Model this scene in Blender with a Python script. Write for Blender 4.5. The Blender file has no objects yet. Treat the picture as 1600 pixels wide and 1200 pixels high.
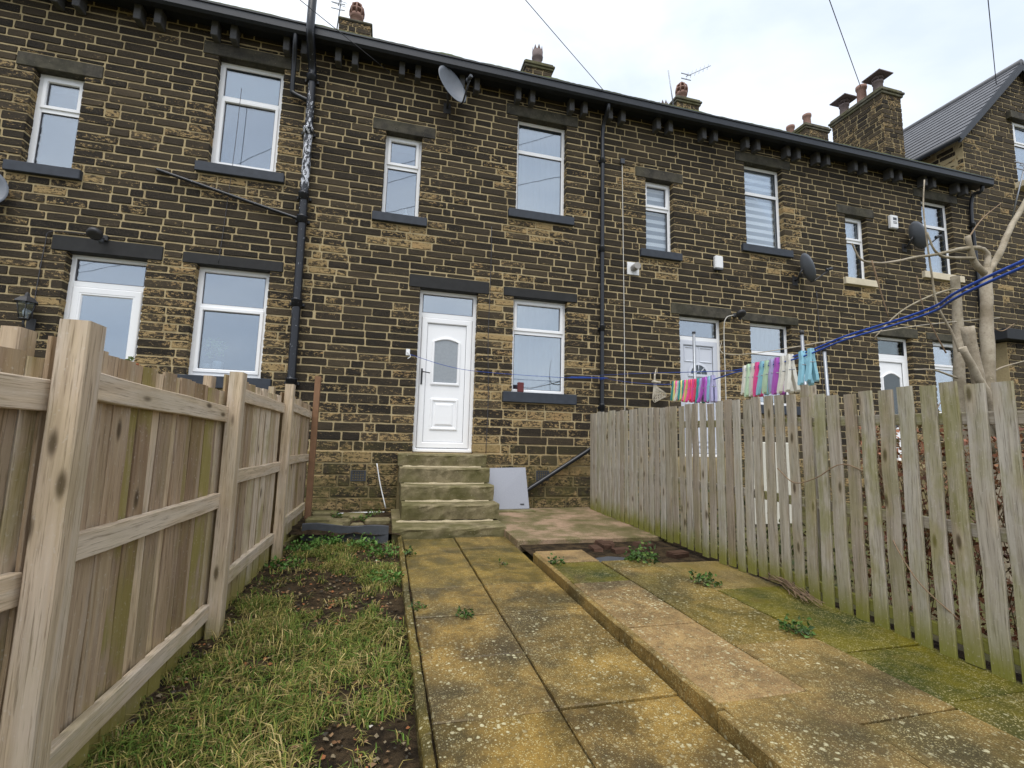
import bpy, bmesh, math, random
from mathutils import Vector, Matrix, noise as mnoise
rnd = random.Random(11)
SC = bpy.context.scene
COL = SC.collection

# ------------------------------------------------------------------ camera
CAM = Vector((-0.4037, -7.49, 0.1700))
YAW, PITCH, ROLL = math.radians(14.598), math.radians(7.044), math.radians(-1.396)
def cam_axes():
    cy, sy, cp, sp = math.cos(YAW), math.sin(YAW), math.cos(PITCH), math.sin(PITCH)
    f = Vector((sy*cp, cy*cp, sp)); r = Vector((cy, -sy, 0)); d = -(r.cross(f))
    c, s = math.cos(ROLL), math.sin(ROLL)
    return c*r + s*d, -s*r + c*d, f
RX, DN, FW = cam_axes()
cd = bpy.data.cameras.new('camera'); cam = bpy.data.objects.new('camera', cd); COL.objects.link(cam)
cam.matrix_world = Matrix(((RX.x, -DN.x, -FW.x, CAM.x), (RX.y, -DN.y, -FW.y, CAM.y), (RX.z, -DN.z, -FW.z, CAM.z), (0, 0, 0, 1)))
cd.sensor_width = 36; cd.lens = 747.3*36/1600; cd.clip_start = 0.05; cd.clip_end = 3000
SC.camera = cam
def view_px(p):                                   # how large a stone shows, to choose which are objects of their own
    q = Vector(p) - CAM; z = q.dot(FW)
    return (800 + 747.3*q.dot(RX)/z, 600 + 747.3*q.dot(DN)/z, z) if z > .05 else (-9e9, 0, 1)

# ------------------------------------------------------------------ world, sun, exposure
SUN_EL, SUN_AZ = math.radians(63), math.radians(205)      # high, behind the camera, hidden by cloud
w = bpy.data.worlds.new('World'); SC.world = w; w.use_nodes = True
wn = w.node_tree; wn.nodes.clear()
def wnode(t, **k):
    n = wn.nodes.new(t)
    for a, b in k.items(): setattr(n, a, b)
    return n
sky = wnode('ShaderNodeTexSky', sky_type='NISHITA', sun_disc=False, sun_elevation=SUN_EL, sun_rotation=SUN_AZ, dust_density=3.0)
skym = wnode('ShaderNodeMix', data_type='RGBA', blend_type='MULTIPLY'); skym.inputs[0].default_value = 1
wn.links.new(sky.outputs[0], skym.inputs[6]); skym.inputs[7].default_value = (.10, .10, .10, 1)
tc = wnode('ShaderNodeTexCoord'); mp = wnode('ShaderNodeMapping'); mp.inputs['Scale'].default_value = (1.0, 1.0, 2.2)
wn.links.new(tc.outputs['Generated'], mp.inputs['Vector'])
nz = wnode('ShaderNodeTexNoise'); nz.inputs['Scale'].default_value = 1.9; nz.inputs['Detail'].default_value = 6; nz.inputs['Roughness'].default_value = .5; nz.inputs['Distortion'].default_value = .6
wn.links.new(mp.outputs[0], nz.inputs['Vector'])
cr = wnode('ShaderNodeValToRGB'); cr.color_ramp.elements[0].position = .34; cr.color_ramp.elements[0].color = (.57, .64, .75, 1)
cr.color_ramp.elements[1].position = .62; cr.color_ramp.elements[1].color = (.84, .875, .925, 1)
wn.links.new(nz.outputs[0], cr.inputs[0])
mxw = wnode('ShaderNodeMix', data_type='RGBA'); mxw.inputs[0].default_value = .86
wn.links.new(skym.outputs[2], mxw.inputs[6]); wn.links.new(cr.outputs[0], mxw.inputs[7])
bg = wnode('ShaderNodeBackground'); bg.inputs[1].default_value = 1.0
wo = wnode('ShaderNodeOutputWorld'); wn.links.new(mxw.outputs[2], bg.inputs[0]); wn.links.new(bg.outputs[0], wo.inputs[0])
sd = bpy.data.lights.new('sun', 'SUN'); sd.energy = 1.5; sd.angle = math.radians(40); sd.color = (1, .96, .9)
so = bpy.data.objects.new('sun', sd); COL.objects.link(so)
so.rotation_euler = Vector((math.sin(SUN_AZ)*math.cos(SUN_EL), math.cos(SUN_AZ)*math.cos(SUN_EL), math.sin(SUN_EL))).to_track_quat('Z', 'Y').to_euler()
so.location = (0, -20, 20)
vs = SC.view_settings; vs.view_transform = 'Standard'; vs.look = 'None'; vs.exposure = 0.68; vs.gamma = 1; vs.use_curve_mapping = False
SC.cycles.max_bounces = 8; SC.cycles.transparent_max_bounces = 12; SC.cycles.use_denoising = True

# ------------------------------------------------------------------ material helpers
class M:
    def __init__(s, name, rough=.8, spec=.3):
        s.m = bpy.data.materials.new(name); s.m.use_nodes = True; s.t = s.m.node_tree; s.t.nodes.clear()
        s.out = s.t.nodes.new('ShaderNodeOutputMaterial'); s.b = s.t.nodes.new('ShaderNodeBsdfPrincipled')
        s.t.links.new(s.b.outputs[0], s.out.inputs[0]); s.set('Roughness', rough); s.set('Specular IOR Level', spec)
    def put(s, sock, v):
        if isinstance(v, bpy.types.NodeSocket): s.t.links.new(v, sock)
        elif isinstance(v, (tuple, list)): sock.default_value = tuple(v) + ((1,) if len(v) == 3 and len(sock.default_value) == 4 else ())
        else: sock.default_value = v
    def set(s, k, v): s.put(s.b.inputs[k], v); return s
    def pos(s): return s.t.nodes.new('ShaderNodeNewGeometry').outputs['Position']
    def attr(s, name, out='Color'):
        n = s.t.nodes.new('ShaderNodeAttribute'); n.attribute_name = name; return n.outputs[out]
    def sep(s, v): n = s.t.nodes.new('ShaderNodeSeparateXYZ'); s.put(n.inputs[0], v); return n.outputs
    def scale(s, v, sc):
        n = s.t.nodes.new('ShaderNodeVectorMath'); n.operation = 'MULTIPLY'; s.put(n.inputs[0], v); n.inputs[1].default_value = sc; return n.outputs[0]
    def noise(s, v, scale, detail=4, rough=.55, dist=0):
        n = s.t.nodes.new('ShaderNodeTexNoise'); s.put(n.inputs['Vector'], v)
        for k, x in (('Scale', scale), ('Detail', detail), ('Roughness', rough), ('Distortion', dist)): n.inputs[k].default_value = x
        return n.outputs[0]
    def voro(s, v, scale, rand=1, feat='F1'):
        n = s.t.nodes.new('ShaderNodeTexVoronoi'); n.feature = feat; s.put(n.inputs['Vector'], v); n.inputs['Scale'].default_value = scale; n.inputs['Randomness'].default_value = rand; return n.outputs
    def math(s, op, a, b=0, c=0, clamp=False):
        n = s.t.nodes.new('ShaderNodeMath'); n.operation = op; n.use_clamp = clamp
        for i, x in enumerate((a, b, c)): s.put(n.inputs[i], x)
        return n.outputs[0]
    def rng(s, v, a, b, c=0, d=1):
        n = s.t.nodes.new('ShaderNodeMapRange'); n.interpolation_type = 'SMOOTHSTEP'; s.put(n.inputs[0], v)
        for i, x in enumerate((a, b, c, d)): n.inputs[i+1].default_value = x
        return n.outputs[0]
    def mix(s, f, a, b, mode='MIX'):
        n = s.t.nodes.new('ShaderNodeMix'); n.data_type = 'RGBA'; n.blend_type = mode
        s.put(n.inputs[0], f); s.put(n.inputs[6], a); s.put(n.inputs[7], b); return n.outputs[2]
    def bump(s, h, strength=.5, dist=.01):
        n = s.t.nodes.new('ShaderNodeBump'); n.inputs['Strength'].default_value = strength; n.inputs['Distance'].default_value = dist
        s.put(n.inputs['Height'], h); s.t.links.new(n.outputs[0], s.b.inputs['Normal']); return s
def simple(name, col, rough=.6, spec=.4, var=.15, scale=20, metal=0):
    k = M(name, rough, spec); n = k.noise(k.pos(), scale, 5)
    a = tuple(x*(1-var) for x in col); b = tuple(min(1, x*(1+var)) for x in col)
    k.set('Base Color', k.mix(n, a, b)); k.set('Metallic', metal); k.bump(n, .15, .004); return k.m

def m_stone():
    k = M('sooty_sandstone', .85, .2); p = k.pos(); t = k.sep(k.attr('tone'))
    fl = k.noise(k.scale(p, (1, 1, 2.0)), 19, 7, .68, .4); fine = k.noise(p, 95, 4, .65); big = k.noise(p, 2.3, 3)
    v = k.math('ADD', k.math('MULTIPLY', k.math('SUBTRACT', fl, .5), 5.2), k.math('SUBTRACT', k.math('MULTIPLY', t[1], 2.5), 1.16))
    v = k.math('ADD', v, k.math('MULTIPLY', k.math('SUBTRACT', fine, .5), 1.9))
    mask = k.math('MULTIPLY', v, 2.4, clamp=True)
    soot = k.mix(t[0], (.014, .0125, .0112), (.078, .060, .038))
    soot = k.mix(k.math('MULTIPLY', k.rng(fine, .42, .8), .7), soot, (.105, .080, .048)); soot = k.mix(k.math('MULTIPLY', k.rng(big, .45, .75), .35), soot, (.022, .019, .016))
    tan = k.mix(fine, (.23, .155, .068), (.47, .345, .17)); tan = k.mix(k.math('MULTIPLY', k.rng(k.noise(p, 5, 3), .5, .7), .5), tan, (.40, .25, .115))
    c = k.mix(mask, soot, tan)
    mossn = k.math('MULTIPLY', k.rng(k.noise(p, 7, 5, .65), .36, .62), t[2], clamp=True)
    c = k.mix(mossn, c, k.mix(fine, (.050, .050, .016), (.125, .108, .04)))
    k.set('Base Color', c); k.bump(k.math('ADD', k.math('MULTIPLY', fl, .8), k.math('MULTIPLY', fine, .5)), .9, .016); return k.m
def m_mortar():
    k = M('tan_mortar', .95, .1); p = k.pos(); n = k.noise(p, 30, 5, .65); b = k.noise(p, 1.6, 4)
    c = k.mix(n, (.30, .235, .125), (.56, .455, .27)); c = k.mix(k.math('MULTIPLY', k.rng(b, .5, .72), .6), c, (.20, .155, .09))
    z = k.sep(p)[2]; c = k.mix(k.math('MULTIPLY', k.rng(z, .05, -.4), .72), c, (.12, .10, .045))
    k.set('Base Color', c); k.bump(n, .6, .008); return k.m
def m_wood(name, dark, light, grey, green, greenlow=.18, gscale=1.0):
    k = M(name, .82, .2); g = k.attr('gc', 'Vector'); t = k.sep(k.attr('tone')); hx = k.sep(k.attr('hz', 'Vector'))
    gr = k.noise(k.scale(g, (38, 38, 1.5)), 1, 6, .62, .35); ring = k.noise(k.scale(g, (13, 13, .8)), 1, 3, .5, 1.2); fine = k.noise(k.scale(g, (190, 190, 7)), 1, 3, .6)
    kn = k.voro(k.scale(g, (8.5, 2.0, 2.6)), 1)[0]; knot = k.rng(kn, .16, .05); halo = k.rng(kn, .42, .12)
    c = k.mix(k.rng(gr, .3, .7), dark, light); c = k.mix(k.math('MULTIPLY', k.rng(ring, .42, .62), .65), c, grey)
    c = k.mix(k.math('MULTIPLY', t[0], .55), c, grey); c = k.mix(k.math('MULTIPLY', t[1], .55), c, (.33, .20, .115))
    c = k.mix(k.math('MULTIPLY', k.rng(fine, .50, .72), .62), c, tuple(x*.38 for x in dark))
    c = k.mix(1.0, c, k.mix(t[1], (1.16, 1.16, 1.16), (.60, .57, .53)), 'MULTIPLY'); c = k.mix(k.math('MULTIPLY', halo, .35), c, (.40, .31, .2)); c = k.mix(k.math('MULTIPLY', knot, .85), c, (.055, .035, .02))
    al = k.noise(k.scale(g, (5, 5, 2.2)), 1, 5, .65)
    low = k.rng(k.math('ADD', hx[2], k.math('MULTIPLY', k.math('SUBTRACT', al, .5), .5)), greenlow*2, 0)
    c = k.mix(k.math('MULTIPLY', low, .9), c, green); c = k.mix(k.math('MULTIPLY', k.math('MULTIPLY', k.rng(al, .40, .62), t[2]), .95), c, green)
    c = k.mix(k.math('MULTIPLY', k.rng(k.noise(k.scale(g, (90, 90, 60)), 1, 4), .6, .75), .35), c, (.62, .57, .5))
    k.set('Base Color', c); k.bump(k.math('SUBTRACT', k.math('ADD', gr, k.math('MULTIPLY', fine, .6)), knot), .55, .004); return k.m
def m_flag():
    k = M('weathered_paving', .55, .35); p = k.pos(); t = k.sep(k.attr('tone'))
    a = k.noise(p, 3.2, 6, .62, .4); b = k.noise(p, 26, 5, .7); f = k.noise(p, 150, 3, .6); d = k.noise(p, 1.5, 4, .6, .3)
    c = k.mix(k.rng(a, .36, .66), (.078, .050, .012), (.335, .205, .042))
    c = k.mix(t[0], c, k.mix(a, (.30, .175, .075), (.47, .32, .155)))
    c = k.mix(k.math('MULTIPLY', k.rng(d, .40, .70), .80), c, (.052, .041, .026))
    c = k.mix(k.math('MULTIPLY', k.rng(b, .45, .70), .5), c, (.060, .046, .022))
    gm = k.math('MULTIPLY', k.rng(k.noise(p, 2.6, 5, .6, .5), .16, .46), t[1], clamp=True)
    c = k.mix(gm, c, k.mix(k.rng(k.noise(p, 2.4, 5, .6), .30, .70), (.024, .038, .006), (.150, .125, .008)))
    w = p; warp = k.noise(p, 40, 3, .6)
    def spots(scale, lo, hi, dens):
        ds = k.voro(w, scale); dd = k.math('ADD', ds[0], k.math('MULTIPLY', k.math('SUBTRACT', warp, .5), .5)); sel = k.sep(ds[1])[0]
        return k.math('MULTIPLY', k.rng(dd, hi, lo), k.rng(sel, 1-dens, 1-dens+.06))
    clus = k.rng(k.noise(p, 2.6, 5, .65), .38, .60)
    cl2 = k.math('MULTIPLY', clus, t[2])
    L = k.math('MULTIPLY', spots(30, .20, .36, .40), cl2, clamp=True); S = k.math('MULTIPLY', spots(62, .20, .36, .40), k.math('ADD', k.math('MULTIPLY', cl2, .85), .05), clamp=True); S2 = k.math('MULTIPLY', spots(135, .28, .44, .46), k.math('ADD', k.math('MULTIPLY', k.rng(a, .4, .6), .5), .4), clamp=True)
    lich = k.mix(f, (.40, .37, .18), (.74, .70, .50))
    c = k.mix(k.math('MULTIPLY', k.rng(f, .46, .70), .55), c, k.mix(1.0, c, (.42, .40, .38), 'MULTIPLY')); c = k.mix(k.math('MULTIPLY', S2, .8), c, (.50, .43, .21)); c = k.mix(k.math('MULTIPLY', S, .85), c, lich); c = k.mix(k.math('MULTIPLY', L, .9), c, lich)
    k.set('Base Color', c); k.set('Roughness', k.rng(a, .3, .7, .42, .75))
    k.bump(k.math('ADD', k.math('MULTIPLY', b, .7), k.math('MULTIPLY', f, .5)), .5, .006); return k.m
def m_mossy(name, base1, base2, moss=.6):
    k = M(name, .8, .25); p = k.pos(); a = k.noise(p, 6, 6, .65); f = k.noise(p, 70, 4, .65); b = k.noise(p, 2.2, 4)
    c = k.mix(k.rng(a, .3, .7), base1, base2); c = k.mix(k.math('MULTIPLY', k.rng(f, .5, .75), .4), c, tuple(x*.3 for x in base1))
    c = k.mix(k.math('MULTIPLY', k.rng(b, .38, .6), moss), c, k.mix(f, (.05, .055, .012), (.13, .12, .03)))
    c = k.mix(k.math('MULTIPLY', k.rng(k.noise(p, 45, 3), .66, .74), .7), c, (.5, .45, .32))
    k.set('Base Color', c); k.bump(k.math('ADD', a, k.math('MULTIPLY', f, .5)), .6, .01); return k.m
def m_peel():
    k = M('flaking_black_pipe_paint', .35, .5); p = k.pos(); z = k.sep(p)[2]
    n = k.noise(k.scale(p, (1, 1, .5)), 26, 7, .72, .5)
    band = k.math('MULTIPLY', k.rng(z, 3.75, 3.95), k.rng(z, 5.75, 4.6))
    mask = k.rng(k.math('ADD', n, k.math('MULTIPLY', band, .135)), .635, .655)
    c = k.mix(mask, (.010, .012, .018), (.62, .64, .70)); k.set('Base Color', c); k.bump(mask, .4, .003); return k.m
def m_glass(name, refl=.3, tint=(.72, .78, .82)):
    k = M(name); k.t.nodes.remove(k.b)
    tr = k.t.nodes.new('ShaderNodeBsdfTransparent'); tr.inputs[0].default_value = tint + (1,)
    gl = k.t.nodes.new('ShaderNodeBsdfGlossy'); gl.inputs['Roughness'].default_value = .012; gl.inputs[0].default_value = (.90, .95, 1, 1)
    lw = k.t.nodes.new('ShaderNodeLayerWeight'); lw.inputs[0].default_value = .25
    bu = k.t.nodes.new('ShaderNodeBump'); bu.inputs['Strength'].default_value = .05; bu.inputs['Distance'].default_value = .02
    k.t.links.new(k.noise(k.pos(), 1.6, 2), bu.inputs['Height']); k.t.links.new(bu.outputs[0], gl.inputs['Normal'])
    fac = k.math('ADD', k.math('MULTIPLY', lw.outputs['Fresnel'], .45), refl, clamp=True)
    mx = k.t.nodes.new('ShaderNodeMixShader'); k.put(mx.inputs[0], fac); k.t.links.new(tr.outputs[0], mx.inputs[1]); k.t.links.new(gl.outputs[0], mx.inputs[2]); k.t.links.new(mx.outputs[0], k.out.inputs[0]); return k.m
def m_attr(name, rough=.8, spec=.2, transl=0):
    k = M(name, rough, spec); k.set('Base Color', k.attr('tone'))
    if transl: k.set('Subsurface Weight', 0)
    return k.m
def m_soil():
    k = M('dark_soil', .95, .15); p = k.pos(); a = k.noise(p, 9, 6, .7); f = k.noise(p, 60, 4, .7)
    c = k.mix(k.rng(a, .35, .65), (.018, .013, .008), (.075, .052, .028)); c = k.mix(k.rng(f, .6, .75), c, (.14, .085, .045))
    k.set('Base Color', c); k.bump(k.math('ADD', a, f), 1, .02); return k.m
def m_concrete():
    k = M('pinkish_concrete', .8, .25); p = k.pos(); a = k.noise(p, 2.4, 5, .6); v = k.voro(p, 60); f = k.noise(p, 130, 3)
    c = k.mix(k.rng(a, .4, .62), (.13, .115, .045), (.36, .245, .165)); c = k.mix(k.rng(f, .55, .7), c, (.48, .38, .28)); c = k.mix(k.math('MULTIPLY', k.rng(v[0], .5, .2), .4), c, (.22, .14, .09))
    c = k.mix(k.math('MULTIPLY', k.rng(k.noise(p, 1.5, 6, .65), .42, .68), .8), c, (.095, .088, .03)); k.set('Base Color', c); k.bump(k.math('ADD', f, v[0]), .5, .008); return k.m
def m_zebra():
    k = M('striped_blind', .7, .2); z = k.sep(k.pos())[2]
    s = k.rng(k.math('PINGPONG', k.math('MULTIPLY', z, 1/.15), .5), .21, .25); k.set('Base Color', k.mix(s, (.92, .93, .95), (.33, .35, .38))); return k.m

STONE, MORTAR, FLAG, SOIL, CONC = m_stone(), m_mortar(), m_flag(), m_soil(), m_concrete()
W_LEFT = m_wood('pale_sawn_timber', (.31, .215, .125), (.66, .515, .345), (.56, .49, .405), (.26, .225, .050), .13)
W_RIGHT = m_wood('silvered_timber', (.175, .148, .108), (.45, .405, .325), (.41, .385, .335), (.195, .195, .022), .14)
W_BROWN = simple('brown_stained_timber', (.21, .115, .062), .7, .3, .3, 14)
STEPM = m_mossy('mossy_step_stone', (.125, .105, .056), (.31, .26, .155), .60)
LINT = m_mossy('sooty_lintel_stone', (.030, .028, .024), (.085, .076, .058), .12)
BLACKP = simple('black_painted_stone', (.018, .018, .018), .6, .3, .5, 12)
SILLB = simple('dark_blue_grey_sill', (.035, .042, .055), .6, .35, .45, 10)
CREAM = simple('cream_sill_paint', (.62, .55, .41), .7, .3, .2, 8)
UPVC = simple('white_upvc', (.89, .90, .915), .28, .5, .03, 3)
UPVCG = simple('pale_grey_door', (.60, .63, .70), .35, .5, .04, 3)
GASK = simple('grey_gasket', (.10, .10, .11), .6, .3, .1)
GLASS = m_glass('window_glass', .27); GLASSC = m_glass('clear_window_glass', .08, (.93, .95, .96)); GLASSD = m_glass('dark_door_glass', .08, (.5, .55, .55))
FROST = simple('frosted_glass', (.30, .33, .36), .35, .5, .15, 30)
ROOM = simple('room_wall', (.135, .15, .18), .9, .1, .1, 2); NET = simple('net_curtain', (.33, .37, .41), .9, .1, .12, 6); CURT = simple('grey_curtain', (.30, .33, .40), .9, .1, .2, 5)
BLIND = simple('pale_green_blind', (.27, .33, .30), .8, .2, .05, 3); ZEBRA = m_zebra()
GUTTER = simple('dark_gutter_paint', (.018, .022, .030), .5, .4, .35, 9); CORBEL = simple('blackened_corbel', (.10, .10, .105), .8, .2, .4, 18)
PIPE = simple('black_pipe', (.012, .014, .019), .35, .5, .3, 25); PEEL = m_peel(); PGREY = simple('dark_grey_plastic', (.05, .055, .065), .45, .4, .15)
SLATE = simple('roof_slate', (.115, .118, .130), .5, .4, .35, 5); MOSS = simple('roof_moss', (.10, .115, .055), .95, .1, .4, 30)
DISH = simple('grey_dish', (.155, .172, .20), .5, .4, .15, 14); DARKMET = simple('dark_metal', (.03, .03, .033), .5, .5, .2); GALV = simple('galvanised_steel', (.33, .35, .38), .45, .5, .2, 20, .6)
POT = simple('clay_pot', (.27, .165, .13), .8, .2, .3, 9); POTD = simple('weathered_clay_pot', (.17, .135, .13), .85, .2, .35, 9); LEAD = simple('lead_grey', (.20, .21, .235), .6, .3, .25)
WHITEP = simple('white_plastic', (.78, .79, .80), .4, .4, .06); BOARD = simple('grey_speckled_board', (.305, .32, .365), .55, .35, .16, 90)
SLATEB = simple('blue_black_slate', (.070, .077, .088), .55, .4, .35, 18); ROPE = simple('blue_rope', (.025, .075, .36), .6, .3, .35, 60); ROPEW = simple('pale_rope', (.5, .45, .36), .8, .2, .3, 60)
BARK = m_mossy('smooth_grey_bark', (.25, .205, .145), (.47, .41, .32), .22); TWIG = simple('dry_twig', (.235, .165, .105), .85, .2, .35, 30)
LEAFM = m_attr('leaf', .6, .3); BRICKR = simple('old_red_brick', (.075, .042, .028), .9, .2, .5, 20); CABLE = simple('cable', (.07, .07, .08), .6, .3, .1); WCABLE = simple('pale_cable', (.62, .60, .55), .5, .3, .1)
PALEM = simple('pale_mortar', (.42, .36, .24), .95, .1, .3, 40)
TERRA = simple('terracotta', (.42, .16, .08), .8, .2, .2); GRASSM = m_attr('grass_blade', .75, .2)
FELT = simple('dark_felt_roof', (.03, .033, .038), .8, .3, .2); REND = simple('pale_render', (.60, .58, .50), .9, .2, .1); WOODP = simple('creosoted_pole', (.09, .06, .035), .9, .2, .3)
LITTER = m_attr('leaf_litter', .85, .2); GROUNDM = m_mossy('rough_ground', (.04, .032, .016), (.10, .082, .036), .8)

# ------------------------------------------------------------------ geometry helpers
WO = {}                                            # world position of every object's origin
def tag(o, label, cat, group=None, kind=None):
    if label: o['label'] = label
    if cat: o['category'] = cat
    if group: o['group'] = group
    if kind: o['kind'] = kind
    return o
def root(name, loc, label=None, cat=None, group=None, kind=None):
    o = bpy.data.objects.new(name, None); COL.objects.link(o); o.location = loc; o.empty_display_size = .1
    WO[o.name] = Vector(loc); return tag(o, label, cat, group, kind)
class G:
    """collects shapes in world coordinates, then becomes one mesh object"""
    def __init__(s): s.v = []; s.f = []; s.tone = []; s.gc = []; s.hz = []; s.sm = []
    def add(s, vs, fs, tone=None, gc=None, hz=None, smooth=False):
        b = len(s.v); s.v += [tuple(x) for x in vs]; s.f += [tuple(b+i for i in f) for f in fs]; s.sm += [smooth]*len(fs)
        if tone is not None: s.tone += [tone]*len(vs) if not isinstance(tone, list) else tone
        if gc is not None: s.gc += gc
        if hz is not None: s.hz += hz
        return s
    def box(s, x0, x1, y0, y1, z0, z1, tone=None, c=0.0):
        if c <= 0:
            vs = [(x0,y0,z0),(x1,y0,z0),(x1,y1,z0),(x0,y1,z0),(x0,y0,z1),(x1,y0,z1),(x1,y1,z1),(x0,y1,z1)]
            return s.add(vs, [(0,3,2,1),(4,5,6,7),(0,1,5,4),(1,2,6,5),(2,3,7,6),(3,0,4,7)], tone)
        vs = []
        for z, i in ((z0, c), (z0+c, 0), (z1-c, 0), (z1, c)):
            e = c
            for (x, y) in ((x0+i+e, y0+i), (x1-i-e, y0+i), (x1-i, y0+i+e), (x1-i, y1-i-e), (x1-i-e, y1-i), (x0+i+e, y1-i), (x0+i, y1-i-e), (x0+i, y0+i+e)): vs.append((x, y, z))
        fs = [tuple(range(7, -1, -1)), tuple(range(24, 32))]
        for r in range(3):
            for k in range(8): a, b2 = r*8+k, r*8+(k+1) % 8; fs.append((a, b2, b2+8, a+8))
        return s.add(vs, fs, tone)
    def tube(s, pts, rad, n=8, caps=True, tone=None, smooth=True):
        pts = [Vector(p) for p in pts]; R = rad if isinstance(rad, (list, tuple)) else [rad]*len(pts)
        vs = []; up = None
        for i, p in enumerate(pts):
            t = (pts[min(i+1, len(pts)-1)] - pts[max(i-1, 0)]).normalized()
            if up is None: up = Vector((0, 0, 1)) if abs(t.z) < .9 else Vector((1, 0, 0))
            a = t.cross(up); a = a.normalized() if a.length > 1e-6 else Vector((1, 0, 0)); b = a.cross(t).normalized(); up = b
            for k in range(n):
                an = 2*math.pi*k/n; vs.append(p + (a*math.cos(an) + b*math.sin(an))*R[i])
        fs = [(i*n+k, i*n+(k+1) % n, (i+1)*n+(k+1) % n, (i+1)*n+k) for i in range(len(pts)-1) for k in range(n)]
        s.add(vs, fs, tone, smooth=smooth)
        if caps:
            b = len(s.v) - len(vs); s.f += [tuple(b+k for k in range(n-1, -1, -1)), tuple(b+(len(pts)-1)*n+k for k in range(n))]; s.sm += [False, False]
        return s
    def lathe(s, c, prof, n=20, axis=None, smooth=True):
        c = Vector(c); q = Vector((0, 0, 1)).rotation_difference(Vector(axis)) if axis else None; vs = []
        for r, z in prof:
            for k in range(n):
                v = Vector((r*math.cos(2*math.pi*k/n), r*math.sin(2*math.pi*k/n), z)); vs.append(c + (q @ v if q else v))
        fs = [(i*n+k, i*n+(k+1) % n, (i+1)*n+(k+1) % n, (i+1)*n+k) for i in range(len(prof)-1) for k in range(n)]
        fs += [tuple(range(n-1, -1, -1)), tuple((len(prof)-1)*n+k for k in range(n))]
        return s.add(vs, fs, smooth=smooth)
    def ring(s, x0, x1, z0, z1, prof):              # mitred frame, profile of (inset, y), closed
        m = len(prof); vs = []
        for cx, cz, sx, sz in ((x0, z0, 1, 1), (x1, z0, -1, 1), (x1, z1, -1, -1), (x0, z1, 1, -1)):
            for i, y in prof: vs.append((cx+sx*i, y, cz+sz*i))
        fs = [((c*m+k), ((c+1) % 4)*m+k, ((c+1) % 4)*m+(k+1) % m, c*m+(k+1) % m) for c in range(4) for k in range(m)]
        return s.add(vs, fs)
    def extr(s, poly, y0, y1):                      # polygon in x,z pushed along y
        n = len(poly); vs = [(x, y0, z) for x, z in poly] + [(x, y1, z) for x, z in poly]
        return s.add(vs, [tuple(range(n)), tuple(range(2*n-1, n-1, -1))] + [(k+n, (k+1) % n+n, (k+1) % n, k) for k in range(n)])
    def board(s, p0, p1, wd, td, width, thick, seg=3, warp=.003, ch=.003, tone=(0, 0, 0), hscale=None):
        p0, p1, wd, td = Vector(p0), Vector(p1), Vector(wd).normalized(), Vector(td).normalized(); L = (p1-p0).length; o = rnd.random()*50
        vs, gc, hz = [], [], []; hw, ht = width/2, thick/2
        pr = [(-hw+ch, -ht), (hw-ch, -ht), (hw, -ht+ch), (hw, ht-ch), (hw-ch, ht), (-hw+ch, ht), (-hw, ht-ch), (-hw, -ht+ch)]
        for i in range(seg+1):
            t = i/seg; c = p0.lerp(p1, t); a, b = rnd.uniform(-warp, warp), rnd.uniform(-warp, warp)
            for u, v in pr:
                vs.append(c + wd*(u+a) + td*(v+b)); gc.append((u+o, v+o*.7, t*L+o*3)); hz.append((u, v, t*L if hscale is None else hscale))
        fs = [(i*8+k, i*8+(k+1) % 8, (i+1)*8+(k+1) % 8, (i+1)*8+k) for i in range(seg) for k in range(8)] + [tuple(range(7, -1, -1)), tuple(seg*8+k for k in range(8))]
        return s.add(vs, fs, tone, gc, hz)
    def obj(s, name, mat, parent=None, origin=None, label=None, cat=None, group=None, kind=None):
        V = [Vector(x) for x in s.v]
        if origin is None:
            lo = [min(v[i] for v in V) for i in range(3)]; hi = [max(v[i] for v in V) for i in range(3)]
            origin = Vector(((lo[0]+hi[0])/2, (lo[1]+hi[1])/2, lo[2]))
        origin = Vector(origin); me = bpy.data.meshes.new(name); me.from_pydata([v-origin for v in V], [], s.f)
        for m in (mat if isinstance(mat, (list, tuple)) else [mat]): me.materials.append(m)
        if any(s.sm): me.polygons.foreach_set('use_smooth', s.sm)
        if s.tone:
            a = me.attributes.new('tone', 'FLOAT_COLOR', 'POINT'); a.data.foreach_set('color', [x for t in s.tone for x in (t[0], t[1], t[2], 1)])
        if s.gc:
            a = me.attributes.new('gc', 'FLOAT_VECTOR', 'POINT'); a.data.foreach_set('vector', [x for t in s.gc for x in t])
            a = me.attributes.new('hz', 'FLOAT_VECTOR', 'POINT'); a.data.foreach_set('vector', [x for t in s.hz for x in t])
        me.update(); o = bpy.data.objects.new(name, me); COL.objects.link(o)
        if parent: o.parent = parent; o.location = origin - WO[parent.name]
        else: o.location = origin
        WO[o.name] = origin; return tag(o, label, cat, group, kind)
def recalc(o):
    bm = bmesh.new(); bm.from_mesh(o.data); bmesh.ops.recalc_face_normals(bm, faces=bm.faces); bm.to_mesh(o.data); bm.free(); return o
def gz(y): return -.93 + .025*(y+1.6)               # the garden falls gently away from the house
def ease(pts, k=6):                                 # Catmull-Rom through points
    P = [Vector(p) for p in pts]; P = [P[0]*2-P[1]] + P + [P[-1]*2-P[-2]]; out = []
    for i in range(1, len(P)-2):
        for j in range(k):
            t = j/k; a, b, c, d = P[i-1:i+3]
            out.append(.5*((2*b) + (c-a)*t + (2*a-5*b+4*c-d)*t*t + (3*b-a-3*c+d)*t**3))
    return out + [P[-2]]
def sag(a, b, s, n=16):
    a, b = Vector(a), Vector(b); return [a.lerp(b, i/n) - Vector((0, 0, 4*s*(i/n)*(1-i/n))) for i in range(n+1)]

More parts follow.
